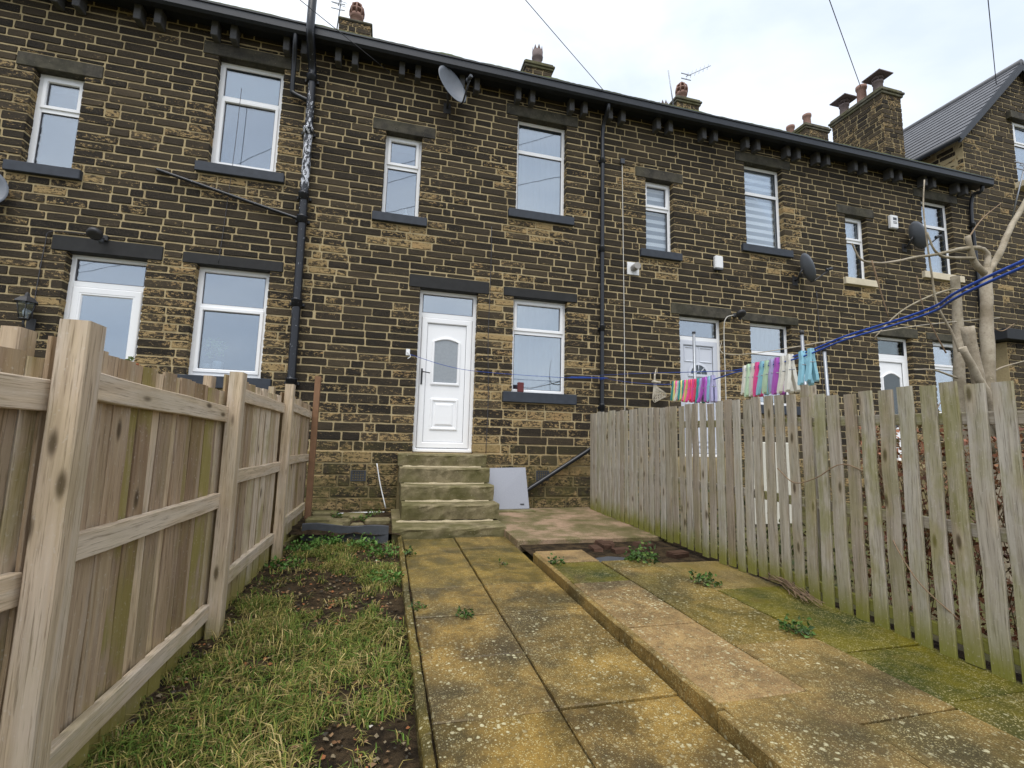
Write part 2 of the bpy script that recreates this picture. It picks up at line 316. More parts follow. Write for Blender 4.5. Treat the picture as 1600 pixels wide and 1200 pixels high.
# ------------------------------------------------------------------ ground and paving
g = G(); NX = 12
ys = [-400, -120, -40, -20, -12, -9, -7.4, -6, -4, -2, 0, 14, 60]; xs = [-400, -60, -12, -6, -1.45, 2.9, 5, 9, 14, 30, 80, 400]
vs = [(x, y, gz(max(y, -60))-.07) for y in ys for x in xs]; n = len(xs)
g.add(vs, [(j*n+i, j*n+i+1, (j+1)*n+i+1, (j+1)*n+i) for j in range(len(ys)-1) for i in range(n-1)]); g.obj('ground', GROUNDM, kind='structure')
def flag(x0, x1, y0, y1, dz, par, tone, name='paving_slab', th=.05, mat=None, tilt=.004):
    g = G(); q = .006; c = .006; gap = .005; x0 += gap; x1 -= gap; y0 += gap; y1 -= gap
    t = [rnd.uniform(-tilt, tilt) for _ in range(4)]; vs = []
    def h(x, y): u = (x-x0)/(x1-x0); v = (y-y0)/(y1-y0); return gz(y)+dz + (t[0]*(1-u)+t[1]*u)*(1-v) + (t[2]*(1-u)+t[3]*u)*v
    N = 5
    outl = [(x0+(x1-x0)*i/N, y0) for i in range(N)] + [(x1, y0+(y1-y0)*i/N) for i in range(N)] + [(x1-(x1-x0)*i/N, y1) for i in range(N)] + [(x0, y1-(y1-y0)*i/N) for i in range(N)]
    outl = [(x+rnd.uniform(-.003, .003), y+rnd.uniform(-.003, .003)) for x, y in outl]; cx, cy = (x0+x1)/2, (y0+y1)/2
    for inset, dzz in ((0, -th), (0, -c), (c, 0)):
        for x, y in outl: vs.append((x+(cx-x)*inset/(abs(x1-x0)/2), y+(cy-y)*inset/(abs(y1-y0)/2), h(x, y)+dzz))
    m = len(outl); fs = [(r*m+k, r*m+(k+1) % m, (r+1)*m+(k+1) % m, (r+1)*m+k) for r in range(2) for k in range(m)] + [tuple(2*m+k for k in range(m))]
    g.add(vs, fs, tone); return g.obj(name, mat or FLAG, par)
def sheet(name, x0, x1, y0, y1, dz, mat, par, nx=10, ny=30, amp=.012):
    g = G(); vs = []
    for j in range(ny+1):
        for i in range(nx+1):
            x = x0+(x1-x0)*i/nx; y = y0+(y1-y0)*j/ny; vs.append((x, y, gz(y)+dz+amp*mnoise.noise(Vector((x*4, y*4, 3)))))
    g.add(vs, [(j*(nx+1)+i, j*(nx+1)+i+1, (j+1)*(nx+1)+i+1, (j+1)*(nx+1)+i) for j in range(ny) for i in range(nx)], smooth=True)
    return g.obj(name, mat, par) if par else g.obj(name, mat, kind='structure')
path = root('path', (.45, -4.5, gz(-4.5)), kind='structure')
sheet('joint_soil', -.16, 1.06, -8.4, -1.8, -.022, SOIL, path, 4, 20, .004)
rows = [-1.80, -2.32, -2.95, -3.52, -4.12, -4.72, -5.29, -5.9, -6.5, -7.1, -7.7, -8.3]
for a, b in zip(rows, rows[1:]):
    for cx, (x0, x1) in enumerate(((-.15, .43), (.43, 1.045))):
        near = min(1, max(0, (-a-3.0)/1.6))
        flag(x0, x1, b, a, rnd.uniform(-.004, .004), path, (rnd.uniform(0, .22), (.34 if a > -3 else .06)+rnd.uniform(0, .12), near*rnd.uniform(.7, 1)))
patio = root('patio', (1.9, -4.5, gz(-4.5)), kind='structure')
sheet('joint_soil', 1.06, 2.98, -8.4, -2.2, .030, SOIL, patio, 6, 22, .008)
cols = [((1.10, 1.605), [-2.78, -3.2, -3.79, -4.66, -5.50, -6.15, -6.8, -7.4, -8], [(.9, .05, .1), (.05, .95, .2), (.62, .05, .9), (.72, .05, .7), (.3, .2, .8), (.2, .3, 1), (.2, .3, 1), (.2, .3, 1)]),
        ((1.605, 2.17), [-3.22, -4.16, -5.0, -5.76, -6.4, -7, -7.6, -8.2], [(.2, .45, .6), (.12, .45, .5), (.35, .2, .9), (.3, .3, .9), (.2, .3, .9), (.2, .3, 1), (.2, .3, 1)]),
        ((2.17, 2.79), [-3.34, -4.12, -4.69, -5.2, -5.71, -6.3, -6.9, -7.5], [(.8, .55, .1), (.0, 1, .1), (.0, 1, .1), (.0, 1, .2), (.1, .9, .5), (.1, .9, .5), (.1, .9, .5)])]
for (x0, x1), yy, tones in cols:
    for a, b, t in zip(yy, yy[1:], tones): flag(x0, x1, b, a, .062+rnd.uniform(-.004, .006), patio, t)
flag(1.605, 2.1, -3.2, -2.82, .03, patio, (0, .5, 0), mat=SLATEB)
flag(1.03, 2.80, -2.36, -.24, .075, patio, (0, 0, 0), 'concrete_pad', .12, CONC, .008)
kerb = root('kerb', (1.075, -5, gz(-5)), kind='structure')
y = -2.86
while y > -7.9:
    L = .9; flag(1.048, 1.100, y-L, y, .073+rnd.uniform(-.006, .006), kerb, (.35, .25, .55), 'kerb_stone', .16); y -= L
edge = root('edging', (-.19, -4.5, gz(-4.5)), kind='structure'); y = -1.75
while y > -8:
    L = rnd.uniform(.82, .95); flag(-.212, -.158, y-L, y, .026+rnd.uniform(-.01, .012), edge, (.1, .45, .7), 'edging_stone', .14, tilt=.012); y -= L
sheet('garden_soil', -1.62, -.2, -8.6, -1.9, -.03, SOIL, None, 16, 60, .03)

# ------------------------------------------------------------------ the terrace
PER = 4.604
YW = -.12                                            # wall face; window frames stand at y = 0
OPN = {'N': (-.654, -.083, 3.678, 5.059), 'B': (1.508, 2.407, 4.059, 5.768), 'D': (0, .919, 0, 2.551), 'W': (1.512, 2.451, .987, 2.562)}
HX0 = -1.70
def lay(X0, X1, zs, obst, lmin=.20, lmax=.50, r=rnd, opens=None):
    """courses of stones between obstacles; returns x0,x1,z0,z1"""
    out = []
    for z0, z1 in zip(zs, zs[1:]):
        act = [o for o in obst if o[3] > z0+.004 and o[2] < z1-.004]
        br = sorted(set([X0, X1] + [min(max(v, X0), X1) for o in act for v in o[:2]])); runs = []
        for a, b in zip(br, br[1:]):
            if b-a < 1e-4: continue
            lo, hi = z0, z1
            for o in act:
                if o[0] < (a+b)/2 < o[1]:
                    if o[2] <= lo+.004 and o[3] >= hi-.004: hi = lo
                    elif o[2] <= lo+.004: lo = max(lo, o[3])
                    elif o[3] >= hi-.004: hi = min(hi, o[2])
                    else: hi = min(hi, o[2])
            if hi-lo < .03: continue
            if runs and abs(runs[-1][1]-a) < 1e-4 and runs[-1][2:] == (lo, hi): runs[-1] = (runs[-1][0], b, lo, hi)
            else: runs.append((a, b, lo, hi))
        for a, b, lo, hi in runs:
            x = a - (r.uniform(0, .3) if a == X0 and b-a > 1 else 0); first = True
            while x < b-.01:
                L = r.uniform(lmin, lmax) if r.random() > .08 else r.uniform(.14, .22); e = x+L
                if b-e < .13: e = b
                out.append((max(x, a), e, lo, hi)); x = e
    fin = []
    for a, b, lo, hi in out:
        for o in opens or ():
            if o[2] < (lo+hi)/2 < o[3]:
                if abs(b-o[0]) < 2e-3: b += .012
                if abs(a-o[1]) < 2e-3: a -= .012
        if b-a > .03: fin.append((a, b, lo, hi))
    return fin
def stone_geo(G_, x0, x1, z0, z1, yf, yb, tone, j=.010, axis=0, r=rnd):
    """one dressed stone with worn arrises; axis 1 lays it along y on a wall facing -x"""
    a, b, c, d = x0+j*r.uniform(.7, 1.25), x1-j*r.uniform(.7, 1.25), z0+j*r.uniform(.7, 1.2), z1-j*r.uniform(.7, 1.2); q = min(.010, (d-c)*.2); w_, h_ = b-a, d-c
    def J(s=.003): return r.uniform(-s, s)
    o = [(a+q+J(), c+J()), ((a+b)/2, c+J(.004)), (b-q+J(), c+J()), (b+J(), c+q), (b+J(), d-q), (b-q+J(), d+J()), ((a+b)/2, d+J(.004)), (a+q+J(), d+J()), (a+J(), d-q), (a+J(), c+q)]
    cx, cz = (a+b)/2, (c+d)/2; m = len(o); vs = []; pr = r.uniform(-.002, .006); e = .006
    for ins, y in ((0, yb), (0, yf+.007), (e, yf-pr)):
        for x, z in o:
            X = x+(e if x < cx-1e-6 else -e if x > cx+1e-6 else 0)*(1 if ins else 0); Z = z+(e if z < cz else -e)*(1 if ins else 0); yy = y+(J(.003) if ins else 0)
            vs.append((X, yy, Z) if axis == 0 else (yy, X, Z))
    fs = [(k*m+i, k*m+(i+1) % m, (k+1)*m+(i+1) % m, (k+1)*m+i) for k in range(2) for i in range(m)] + [tuple(2*m+i for i in range(m))]
    if axis: fs = [f[::-1] for f in fs]
    tl = [(min(1, max(0, tone[0]+r.gauss(0, .07))), min(1, max(0, tone[1]+r.gauss(0, .11)+(.10 if i < 2*m else 0))), tone[2]) for i in range(3*m)]
    G_.add(vs, fs, tl)
def mortar_geo(G_, X0, X1, Z0, Z1, opens, y, jambs=True):
    e = .006; op = [(a-e, b+e, c-e, d+e) for a, b, c, d in opens]
    xs = sorted(set([X0, X1]+[v for o in op for v in o[:2] if X0 < v < X1])); zs = sorted(set([Z0, Z1]+[v for o in op for v in o[2:] if Z0 < v < Z1]))
    for a, b in zip(xs, xs[1:]):
        for c, d in zip(zs, zs[1:]):
            if any(o[0] < (a+b)/2 < o[1] and o[2] < (c+d)/2 < o[3] for o in op): continue
            G_.add([(a, y, c), (b, y, c), (b, y, d), (a, y, d)], [(0, 1, 2, 3)])
    if jambs:
        for a, b, c, d in op:
            for x in (a, b): G_.add([(x, y, c), (x, .2, c), (x, .2, d), (x, y, d)], [(0, 1, 2, 3)])
            G_.add([(a, y, d), (b, y, d), (b, .2, d), (a, .2, d)], [(0, 1, 2, 3)]); G_.add([(a, y, c), (b, y, c), (b, .2, c), (a, .2, c)], [(3, 2, 1, 0)])
def stones_to(stones, par, toner, yf, wallpar, visible, cap=300):
    """the 300 largest in view become objects of their own, the rest one mesh"""
    sc = []
    for s in stones:
        px = view_px(((s[0]+s[1])/2, yf, (s[2]+s[3])/2)); ok = -20 < px[0] < 1620 and -20 < px[1] < 1220 and visible(px, s)
        sc.append(((s[1]-s[0])*(s[3]-s[2])/px[2]**2 if ok else 0, s))
    sc.sort(key=lambda t: -t[0]); rest = G()
    for i, (a, s) in enumerate(sc):
        yfs = s[4] if len(s) > 4 else yf
        if i < cap and a > 0:
            g = G(); stone_geo(g, *s[:4], yfs, .012, toner(s)); g.obj('stone', STONE, par)
        else: stone_geo(rest, *s[:4], yfs, .012, toner(s))
    if rest.v: rest.obj('stonework', STONE, par, kind='stuff')
def smooth_noise(x, z, s): return mnoise.noise(Vector((x*s, z*s, 7.3)))
def stack(par, x0, x1, y0, y1, zb, zt, pots, cap=True):
    """stone chimney stack: courses on the front and the side, oversailing cap, then its pots"""
    g = G(); g.box(x0+.012, x1-.012, y0+.012, y1-.012, zb, zt-.05); st = g.obj('chimney', MORTAR, par)
    zs = [zb]
    while zs[-1] < zt-(.19 if cap else .06): zs.append(zs[-1]+rnd.uniform(.11, .15))
    zs[-1] = zt-(.15 if cap else .02); G_ = G()
    tn = lambda: (rnd.uniform(0, .9), rnd.uniform(.05, .5), 0)
    for s in lay(x0, x1, zs, [], .16, .34): stone_geo(G_, *s, y0, y0+.05, tn())
    for s in lay(y0, y1, zs, [], .18, .4): stone_geo(G_, *s, x0, x0+.05, tn(), axis=1)
    G_.obj('stonework', STONE, st, kind='stuff')
    if cap: g = G(); g.box(x0-.035, x1+.035, y0-.035, y1+.035, zt-.148, zt-.085, c=.01); g.box(x0-.065, x1+.065, y0-.065, y1+.065, zt-.083, zt-.02, c=.012); g.obj('cap_course', m_cap, st)
    g = G(); g.box(x0-.03, x1+.03, y0-.03, y1+.03, zt-.018, zt+.05, c=.02); g.obj('flaunching', m_cap, st)
    for px, py, kind, h in pots:
        g = G(); r = .125
        if kind == 'roll': g.lathe((px, py, zt), [(r*1.15, 0), (r*1.1, .06), (r*.95, .1), (r*.85, h*.8), (r, h*.84), (r*1.08, h*.9), (r*1.05, h), (r*.8, h), (r*.75, h-.1)])
        elif kind == 'cowl':
            g.lathe((px, py, zt), [(r*1.1, 0), (r*.95, .08), (r*.85, h*.6), (r*1.0, h*.62), (r*1.05, h*.7), (r*.9, h*.72)])
            g.lathe((px, py, zt+h*.80), [(r*.5, 0), (r*1.05, .02), (r*1.05, .05), (r*.5, .06)])
            vs = [(px+a*.24, py+b*.24, zt+h*.9) for a, b in ((-1, -1), (1, -1), (1, 1), (-1, 1))] + [(px+a*.24, py+b*.24, zt+h*.94) for a, b in ((-1, -1), (1, -1), (1, 1), (-1, 1))] + [(px, py, zt+h*1.02)]
            g.add(vs, [(3, 2, 1, 0), (0, 1, 5, 4), (1, 2, 6, 5), (2, 3, 7, 6), (3, 0, 4, 7), (4, 5, 8), (5, 6, 8), (6, 7, 8), (7, 4, 8)])
            for k in range(4): a = math.pi/4+k*math.pi/2; g.tube([(px+.1*math.cos(a), py+.1*math.sin(a), zt+h*.68), (px+.13*math.cos(a), py+.13*math.sin(a), zt+h*.92)], .012, 5)
        elif kind == 'crown':
            g.lathe((px, py, zt), [(r*1.15, 0), (r, .08), (r*.9, h*.45), (r*1.2, h*.5), (r*1.25, h*.58), (r*1.15, h*.62), (r*1.2, h*.8), (r*1.0, h*.8), (r*.95, h*.5)])
            for k in range(8):
                a = k*math.pi/4; c_, s_ = math.cos(a), math.sin(a); R_ = r*1.1; t_ = .05
                g.add([(px+c_*R_-s_*t_, py+s_*R_+c_*t_, zt+h*.79), (px+c_*R_+s_*t_, py+s_*R_-c_*t_, zt+h*.79), (px+c_*R_*.8, py+s_*R_*.8, zt+h*.79), (px+c_*R_, py+s_*R_, zt+h)], [(0, 1, 3), (1, 2, 3), (2, 0, 3), (0, 2, 1)])
        elif kind == 'basket':
            g.lathe((px, py, zt), [(r*1.1, 0), (r*.98, .06), (r*.95, h*.4), (r*1.25, h*.43), (r*1.35, h*.5), (r*1.3, h*.55)])
            for k in range(8):
                a = 2*math.pi*k/8; g.tube([(px+r*q*math.cos(a), py+r*q*math.sin(a), zt+h*t) for q, t in ((1.28, .52), (1.35, .68), (1.15, .86), (.5, .97))], .022, 5)
            g.lathe((px, py, zt+h*.68), [(r*1.3, 0), (r*1.42, .02), (r*1.3, .045)]); g.lathe((px, py, zt+h*.92), [(r*.7, 0), (r*.75, .03), (r*.3, .09), (.02, .1)])
        recalc(g.obj('chimney_pot', POT if kind in ('roll', 'basket') else POTD, st))
    return st
m_cap = m_mossy('chimney_cap_stone', (.07, .062, .05), (.17, .16, .11), .55)
def window(par, x0, x1, z0, z1, zt, glass=None, sash_top=True, back='room', sill=None, lint=None, fw=.055, sash_low=False):
    """white frame with a top light, one or two panes, the room or a blind behind"""
    y0, y1 = 0.0, .07
    g = G(); g.ring(x0, x1, z0, z1, [(0, y1), (0, y0+.006), (.006, y0), (fw-.010, y0), (fw, y0+.012), (fw, y1)])
    g.box(x0+fw, x1-fw, y0+.003, y1, zt-.03, zt+.03)
    if sash_top: g.ring(x0+fw-.014, x1-fw+.014, zt+.024, z1-fw+.014, [(0, .03), (0, -.012), (.004, -.016), (.042, -.016), (.05, -.004), (.05, .03)])
    if sash_low: g.ring(x0+fw-.014, x1-fw+.014, z0+fw-.014, zt-.016, [(0, .03), (0, -.012), (.004, -.016), (.042, -.016), (.05, -.004), (.05, .03)])
    fr = g.obj('window', UPVC, par); e_ = .036 if sash_low else 0
    lights = [(x0+fw+e_, x1-fw-e_, z0+fw+e_, zt-.03-e_)] + ([(x0+fw+.036, x1-fw-.036, zt+.06, z1-fw-.036)] if sash_top else [(x0+fw, x1-fw, zt+.03, z1-fw)])
    for a, b, c, d in lights:
        g = G(); g.ring(a, b, c, d, [(0, .045), (0, .014), (.008, .014), (.008, .045)]); g.obj('gasket', GASK, fr)
        g = G(); g.box(a+.002, b-.002, .024, .034, c+.002, d-.002); g.obj('pane', (GLASSC if back == 'zebra' else glass or GLASS), fr)
    a, b, c, d = x0+.02, x1-.02, z0+.02, z1-.02; D = .7
    g = G(); vs = [(a, .075, c), (b, .075, c), (b, .075, d), (a, .075, d), (a-.5, D, c-.3), (b+.5, D, c-.3), (b+.5, D, d+.2), (a-.5, D, d+.2)]
    g.add(vs, [(4, 5, 6, 7), (0, 1, 5, 4), (1, 2, 6, 5), (2, 3, 7, 6), (3, 0, 4, 7)]); g.obj('room', ROOM, fr)
    def curtain(a, b, c, d, mat, y=.12, name='curtain', wav=.012):
        g = G(); n = 24; vs = []
        for zz in (c, d):
            for i in range(n+1): vs.append((a+(b-a)*i/n, y+wav*math.sin(i*1.9+c), zz))
        g.add(vs, [(i, i+1, n+2+i, n+1+i) for i in range(n)], smooth=True); g.obj(name, mat, fr)
    if back == 'net': curtain(x0+.04, x1-.04, z0+.04, z1-.04, NET)
    if back == 'halfnet': curtain(x0+.04, x0+(x1-x0)*.72, z0+.04, z1-.04, NET); curtain(x0+(x1-x0)*.88, x1-.04, z0+.04, z1-.04, CURT)
    if back == 'topblind': curtain(x0+.04, x1-.04, zt-.01, z1-.04, BLIND, .1, 'blind', 0)
    if back == 'zebra': curtain(x0+.04, x1-.04, z0+.04, z1-.04, ZEBRA, .1, 'blind', 0)
    if sill:
        mat, ov, th, pr = sill; g = G(); g.box(x0-ov, x1+ov, YW-pr, .02, z0-th, z0-.004, c=.008); g.obj('sill', mat, fr)
    if lint:
        mat, ov, th = lint; g = G(); g.box(x0-ov, x1+ov, YW-.012, .1, z1-.004, z1+th, c=.008); g.obj('lintel', mat, fr)
    return fr
def door(par, x0, x1, z0, z1, kind, lint):
    zt = z1-.40; fw = .06; g = G()
    g.ring(x0, x1, z0, z1, [(0, .08), (0, .006), (.006, 0), (fw-.01, 0), (fw, .012), (fw, .08)]); g.box(x0+fw, x1-fw, .002, .08, zt-.035, zt+.035); g.box(x0+.01, x1-.01, -.035, .0, z0+.006, z0+.05, c=.006)
    col = UPVCG if kind == 'grey' else UPVC; fr = g.obj('door_frame', UPVC, par)
    a, b, c, d = x0+fw, x1-fw, zt+.035, z1-fw
    g = G(); g.ring(a, b, c, d, [(0, .045), (0, .015), (.012, .015), (.012, .045)]); g.obj('gasket', GASK, fr)
    g = G(); g.box(a+.002, b-.002, .026, .036, c+.002, d-.002); g.obj('fanlight_pane', {'dark': GLASSD}.get(kind, GLASS), fr)
    g = G(); g.add([(a, .10, c), (b, .10, c), (b, .10, d), (a, .10, d)], [(0, 1, 2, 3)]); g.obj('fanlight_blind', {'dark': ROOM, 'white': NET}.get(kind, CURT), fr)
    lx0, lx1, lz0, lz1 = x0+fw+.004, x1-fw-.004, z0+fw+.006, zt-.039; W_ = lx1-lx0; H_ = lz1-lz0; g = G()
    g.box(lx0, lx1, .018, .07, lz0, lz1, c=.004); g.ring(lx0+.002, lx1-.002, lz0+.002, lz1-.002, [(0, .03), (0, -.004), (.01, -.010), (.075, -.010), (.088, .0), (.088, .03)])
    leaf = g.obj('door', col, par)
    g = G(); g.ring(lx0+.090, lx1-.090, lz0+.090, lz1-.090, [(0, .019), (0, .010), (.004, .010), (.004, .019)]); g.obj('gasket', GASK, leaf)
    cx = (lx0+lx1)/2
    def arch(w, zb, zs, rise, n=12): return [(cx-w/2, zb), (cx+w/2, zb)] + [(cx+w/2-w*i/n, zs+rise*math.sin(math.pi*i/n)) for i in range(n+1)]
    def archring(w, zb, zs, rise, t, yf, yb):
        o, i_ = arch(w+2*t, zb-t, zs, rise+t), arch(w, zb, zs, rise); n = len(o); g = G()
        vs = [(x, yb, z) for x, z in o]+[(x, yf+.006, z) for x, z in o]+[((x*.7+u*.3), yf, (z*.7+v*.3)) for (x, z), (u, v) in zip(o, i_)]+[((x*.25+u*.75), yf, (z*.25+v*.75)) for (x, z), (u, v) in zip(o, i_)]+[(x, yf+.02, z) for x, z in i_]
        g.add(vs, [(r*n+k, r*n+(k+1) % n, (r+1)*n+(k+1) % n, (r+1)*n+k) for r in range(4) for k in range(n)]); return recalc(g.obj('moulding', col, leaf))
    def raised(x0, x1, z0, z1):
        g = G(); g.ring(x0, x1, z0, z1, [(0, .02), (0, .008), (.012, .001), (.03, .001), (.045, .016), (.045, .02)]); i = .075
        g.ring(x0+i, x1-i, z0+i, z1-i, [(0, .02), (0, .012), (.02, .004), (.05, .004), (.05, .02)]); g.box(x0+i+.04, x1-i-.04, .006, .02, z0+i+.04, z1-i-.04); g.obj('moulding', col, leaf)
    if kind == 'white':
        g = G(); g.extr(arch(.36, lz0+H_*.50, lz0+H_*.815, .035), .012, .018); recalc(g.obj('pane', FROST, leaf)); archring(.36, lz0+H_*.50, lz0+H_*.815, .035, .045, -.004, .02); raised(cx-.215, cx+.215, lz0+H_*.135, lz0+H_*.375)
        for zz in (1.0,):
            g = G(); g.box(lx0+.018, lx0+.045, -.022, -.009, z0+1.04, z0+1.29, c=.004); h = g.obj('handle', DARKMET, leaf); g = G(); g.tube([(lx0+.03, -.022, z0+1.235), (lx0+.03, -.06, z0+1.235), (lx0+.06, -.066, z0+1.233), (lx0+.155, -.062, z0+1.22)], .0085, 7); g.obj('lever', DARKMET, h)
    elif kind == 'glazed':
        a, b, c, d = lx0+.10, lx1-.10, lz0+.55, lz1-.10; g = G(); g.ring(a-.03, b+.03, c-.03, d+.03, [(0, .02), (0, -.006), (.03, -.006), (.042, .008), (.042, .02)]); g.obj('moulding', UPVC, leaf)
        g = G(); g.box(a+.01, b-.01, .010, .016, c+.01, d-.01); g.obj('pane', GLASS, leaf); g = G(); g.box(a+.011, b-.011, .0165, .0175, c+.011, d-.011); g.obj('pane_backing', CURT, leaf)
    elif kind == 'grey':
        n = 14; R_ = .17; zc = lz0+H_*.70
        g = G(); g.extr([(cx+R_*math.cos(math.pi*i/n), zc+R_*math.sin(math.pi*i/n)) for i in range(n+1)], .010, .018); recalc(g.obj('pane', GLASSD, leaf))
        g = G()
        for i in range(n): a0, a1 = math.pi*i/n, math.pi*(i+1)/n; vs = [(cx+q*math.cos(t), yy, zc+q*math.sin(t)) for q, t, yy in ((R_, a0, -.006), (R_+.05, a0, .0), (R_+.05, a1, .0), (R_, a1, -.006))]; g.add(vs, [(0, 1, 2, 3)])
        g.box(cx-R_-.05, cx+R_+.05, -.006, .018, zc-.045, zc)
        for k in (1, 2, 3): t = math.pi*k/4; g.tube([(cx+.05*math.cos(t), .004, zc+.05*math.sin(t)), (cx+R_*math.cos(t), .004, zc+R_*math.sin(t))], .009, 5)
        g.tube([(cx+.055*math.cos(math.pi*i/8), .004, zc+.055*math.sin(math.pi*i/8)) for i in range(9)], .009, 5); g.obj('sunburst_moulding', col, leaf)
        g = G(); g.ring(lx0+.11, cx-.02, zc+.22, lz1-.11, [(0, .02), (0, .012), (.012, .006), (.024, .012), (.024, .02)]); g.ring(cx+.02, lx1-.11, zc+.22, lz1-.11, [(0, .02), (0, .012), (.012, .006), (.024, .012), (.024, .02)]); g.obj('moulding', col, leaf)
        raised(lx0+.12, lx1-.12, lz0+.12, zc-.35)
    elif kind == 'dark':
        g = G(); g.extr(arch(.44, lz0+H_*.30, lz0+H_*.80, .08), .010, .018); recalc(g.obj('pane', GLASSD, leaf)); archring(.44, lz0+H_*.30, lz0+H_*.80, .08, .04, -.004, .02)
    mat, ov, th = lint; g = G(); g.box(x0-ov, x1+ov, YW-.012, .1, z1-.004, z1+th, c=.008); g.obj('lintel', mat, fr)
    g = G(); g.box(x0+.02, x1-.02, .09, .12, z0, z1); g.obj('hallway_shade', ROOM, fr)
    return fr
HL = ['sooty stone terraced house with half glazed white back door behind the tall board fence',
      'stone terraced house with panelled white back door at the head of the stone steps',
      'sooty stone terraced house with striped blinds upstairs and grey fanlight door',
      'dark stone terraced house with cream window sills at the end of the row']
DK = ['glazed', 'white', 'grey', 'dark']
houses = []
ZS = [0.0]
while ZS[-1] < 6.16: ZS.append(ZS[-1] + (rnd.uniform(.122, .150) if ZS[-1] < .9 else rnd.uniform(.102, .130)))
ZS[-1] = 6.22
TOOTH = [[(1 if i % 2 else -1)*rnd.uniform(.05, .18) for i in range(len(ZS))] for _ in range(5)]; TOOTH[0] = [0]*len(ZS); TOOTH[4] = [0]*len(ZS)
for h in range(4):
    ox = PER*(h-1); X0, X1 = HX0+ox, HX0+ox+PER
    if h == 3: X1 = 12.30
    H = root('terraced_house', ((X0+X1)/2, 2, -1.0), HL[h], 'house', 'terraced houses in the row'); houses.append(H)
    O = {k: (v[0]+ox, v[1]+ox, v[2], v[3]) for k, v in OPN.items()}
    lt = {'N': (.20, .19), 'B': (.20, .20), 'D': (.17, .20), 'W': (.17, .15)}; sl = {'N': (.13, .145, .09), 'B': (.13, .15, .09), 'W': (.15, .17, .10)}
    ob = list(O.values()); open_ = list(O.values())
    for k, (a, b, c, d) in O.items():
        ob.append((a-lt[k][0]-.006, b+lt[k][0]+.006, d, d+lt[k][1]+.008))
        if k in sl: ob.append((a-sl[k][0]-.006, b+sl[k][0]+.006, c-sl[k][1]-.008, c))
    st = []
    for ci, (z0, z1) in enumerate(zip(ZS, ZS[1:])): st += lay(X0+TOOTH[h][ci], X1+TOOTH[h+1][ci], [z0, z1], ob, .24, .50, opens=open_)
    zp = [-1.02, -.84, -.66, -.50, -.335, -.17, 0.0]
    plinth = [s + (YW-.05,) for s in lay(X0, X1, zp, [(O['D'][0]-.19, O['D'][1]+.15, -1.1, 0)] + ([(-.86, -.64, -.43, -.27), (1.93, 2.15, -.41, -.25)] if h == 1 else []), .26, .58)]
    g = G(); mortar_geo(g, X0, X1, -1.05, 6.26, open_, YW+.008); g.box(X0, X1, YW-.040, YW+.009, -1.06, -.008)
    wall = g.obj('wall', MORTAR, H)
    def toner(s, O=O, h=h, ox=ox):
        x, z = (s[0]+s[1])/2, (s[2]+s[3])/2; t = .10 + .22*smooth_noise(x, z, .9) + rnd.gauss(0, .13)
        if z < 1.2: t += .10 + .12*max(0, .7-z)
        if z > 5.3: t -= .16
        for k, (a, b, c, d) in O.items():
            if c-.15 < z < d+.1 and (0 < x-b < .5): t += .28*(1-(x-b)/.5)+.04
            if c-.15 < z < d+.1 and (0 < a-x < .35): t += .15
            if k != 'D' and a-.1 < x < b+.1 and 0 < c-z < .55: t += .42
        if h < 2 and -2.0 < x < -1.0 and 2.6 < z < 3.7: t += .55*(1-abs(x+1.45)/.6)
        if h == 1 and .95 < x < 1.5 and z < 3: t += .12
        if h == 3: t -= .14
        if z < 0: t = rnd.uniform(.28, .66)
        return (min(1, max(0, rnd.betavariate(1.3, 2.4))), min(1, max(0, t)), 0 if z > .2 else min(1, .30+.75*max(0, -z)))
    vis = lambda px, s, h=h: (px[1] < 640 if h >= 2 else px[1] < 600 if h == 0 else True)
    stones_to(st+plinth, wall, toner, YW, wall, vis)
    ltm = {'N': LINT, 'B': LINT, 'D': BLACKP if h < 2 else LINT, 'W': BLACKP if h < 2 else LINT}
    slm = CREAM if h == 3 else SILLB
    backs = {0: {'N': 'room', 'B': 'topblind', 'W': 'room'}, 1: {'N': 'room', 'B': 'net', 'W': 'net'}, 2: {'N': 'zebra', 'B': 'zebra', 'W': 'net'}, 3: {'N': 'halfnet', 'B': 'halfnet', 'W': 'room'}}[h]
    for k in 'NBW':
        a, b, c, d = O[k]; fr_ = {'N': .62, 'B': .665, 'W': .64}[k]
        window(H, a-.005, b+.005, c, d, c+(d-c)*fr_, fw=(.075 if h == 0 else .058), sash_low=(h == 0 and k != 'N'), sash_top=(k == 'N' or (k == 'W' and h not in (0, 2))), back=backs[k], sill=(SILLB if (h == 0 and k == 'W') else slm, sl[k][0], sl[k][1], sl[k][2]-.03), lint=(ltm[k],)+lt[k])
    a, b, c, d = O['D']; door(H, a-.005, b+.005, c, d, DK[h], (ltm['D'],)+lt['D'])
    # eaves: gutter, corbels in pairs, roof
    g = G(); x1e = X1 + (.12 if h == 3 else 0)
    pf = [(-.12, 6.20), (-.30, 6.20), (-.33, 6.14), (-.45, 6.12), (-.485, 6.15), (-.485, 6.255), (-.50, 6.262), (-.50, 6.285), (-.47, 6.285), (-.12, 6.30)]
    for i in range(len(pf)):
        (ya, za), (yb, zb) = pf[i], pf[(i+1) % len(pf)]; g.add([(X0, ya, za), (x1e, ya, za), (x1e, yb, zb), (X0, yb, zb)], [(0, 1, 2, 3)])
    g.add([(X0, y, z) for y, z in pf], [tuple(range(len(pf)))]); g.add([(x1e, y, z) for y, z in pf], [tuple(range(len(pf)-1, -1, -1))]); recalc(g.obj('gutter', GUTTER, H))
    k = 0
    xx = X0 + .27
    while xx < X1-.25:
        for dx in (0, .25):
            g = G(); x = xx+dx; g.box(x-.045, x+.045, -.285, YW, 5.955, 6.198, c=.008); g.obj('corbel', CORBEL, H)
        xx += .967
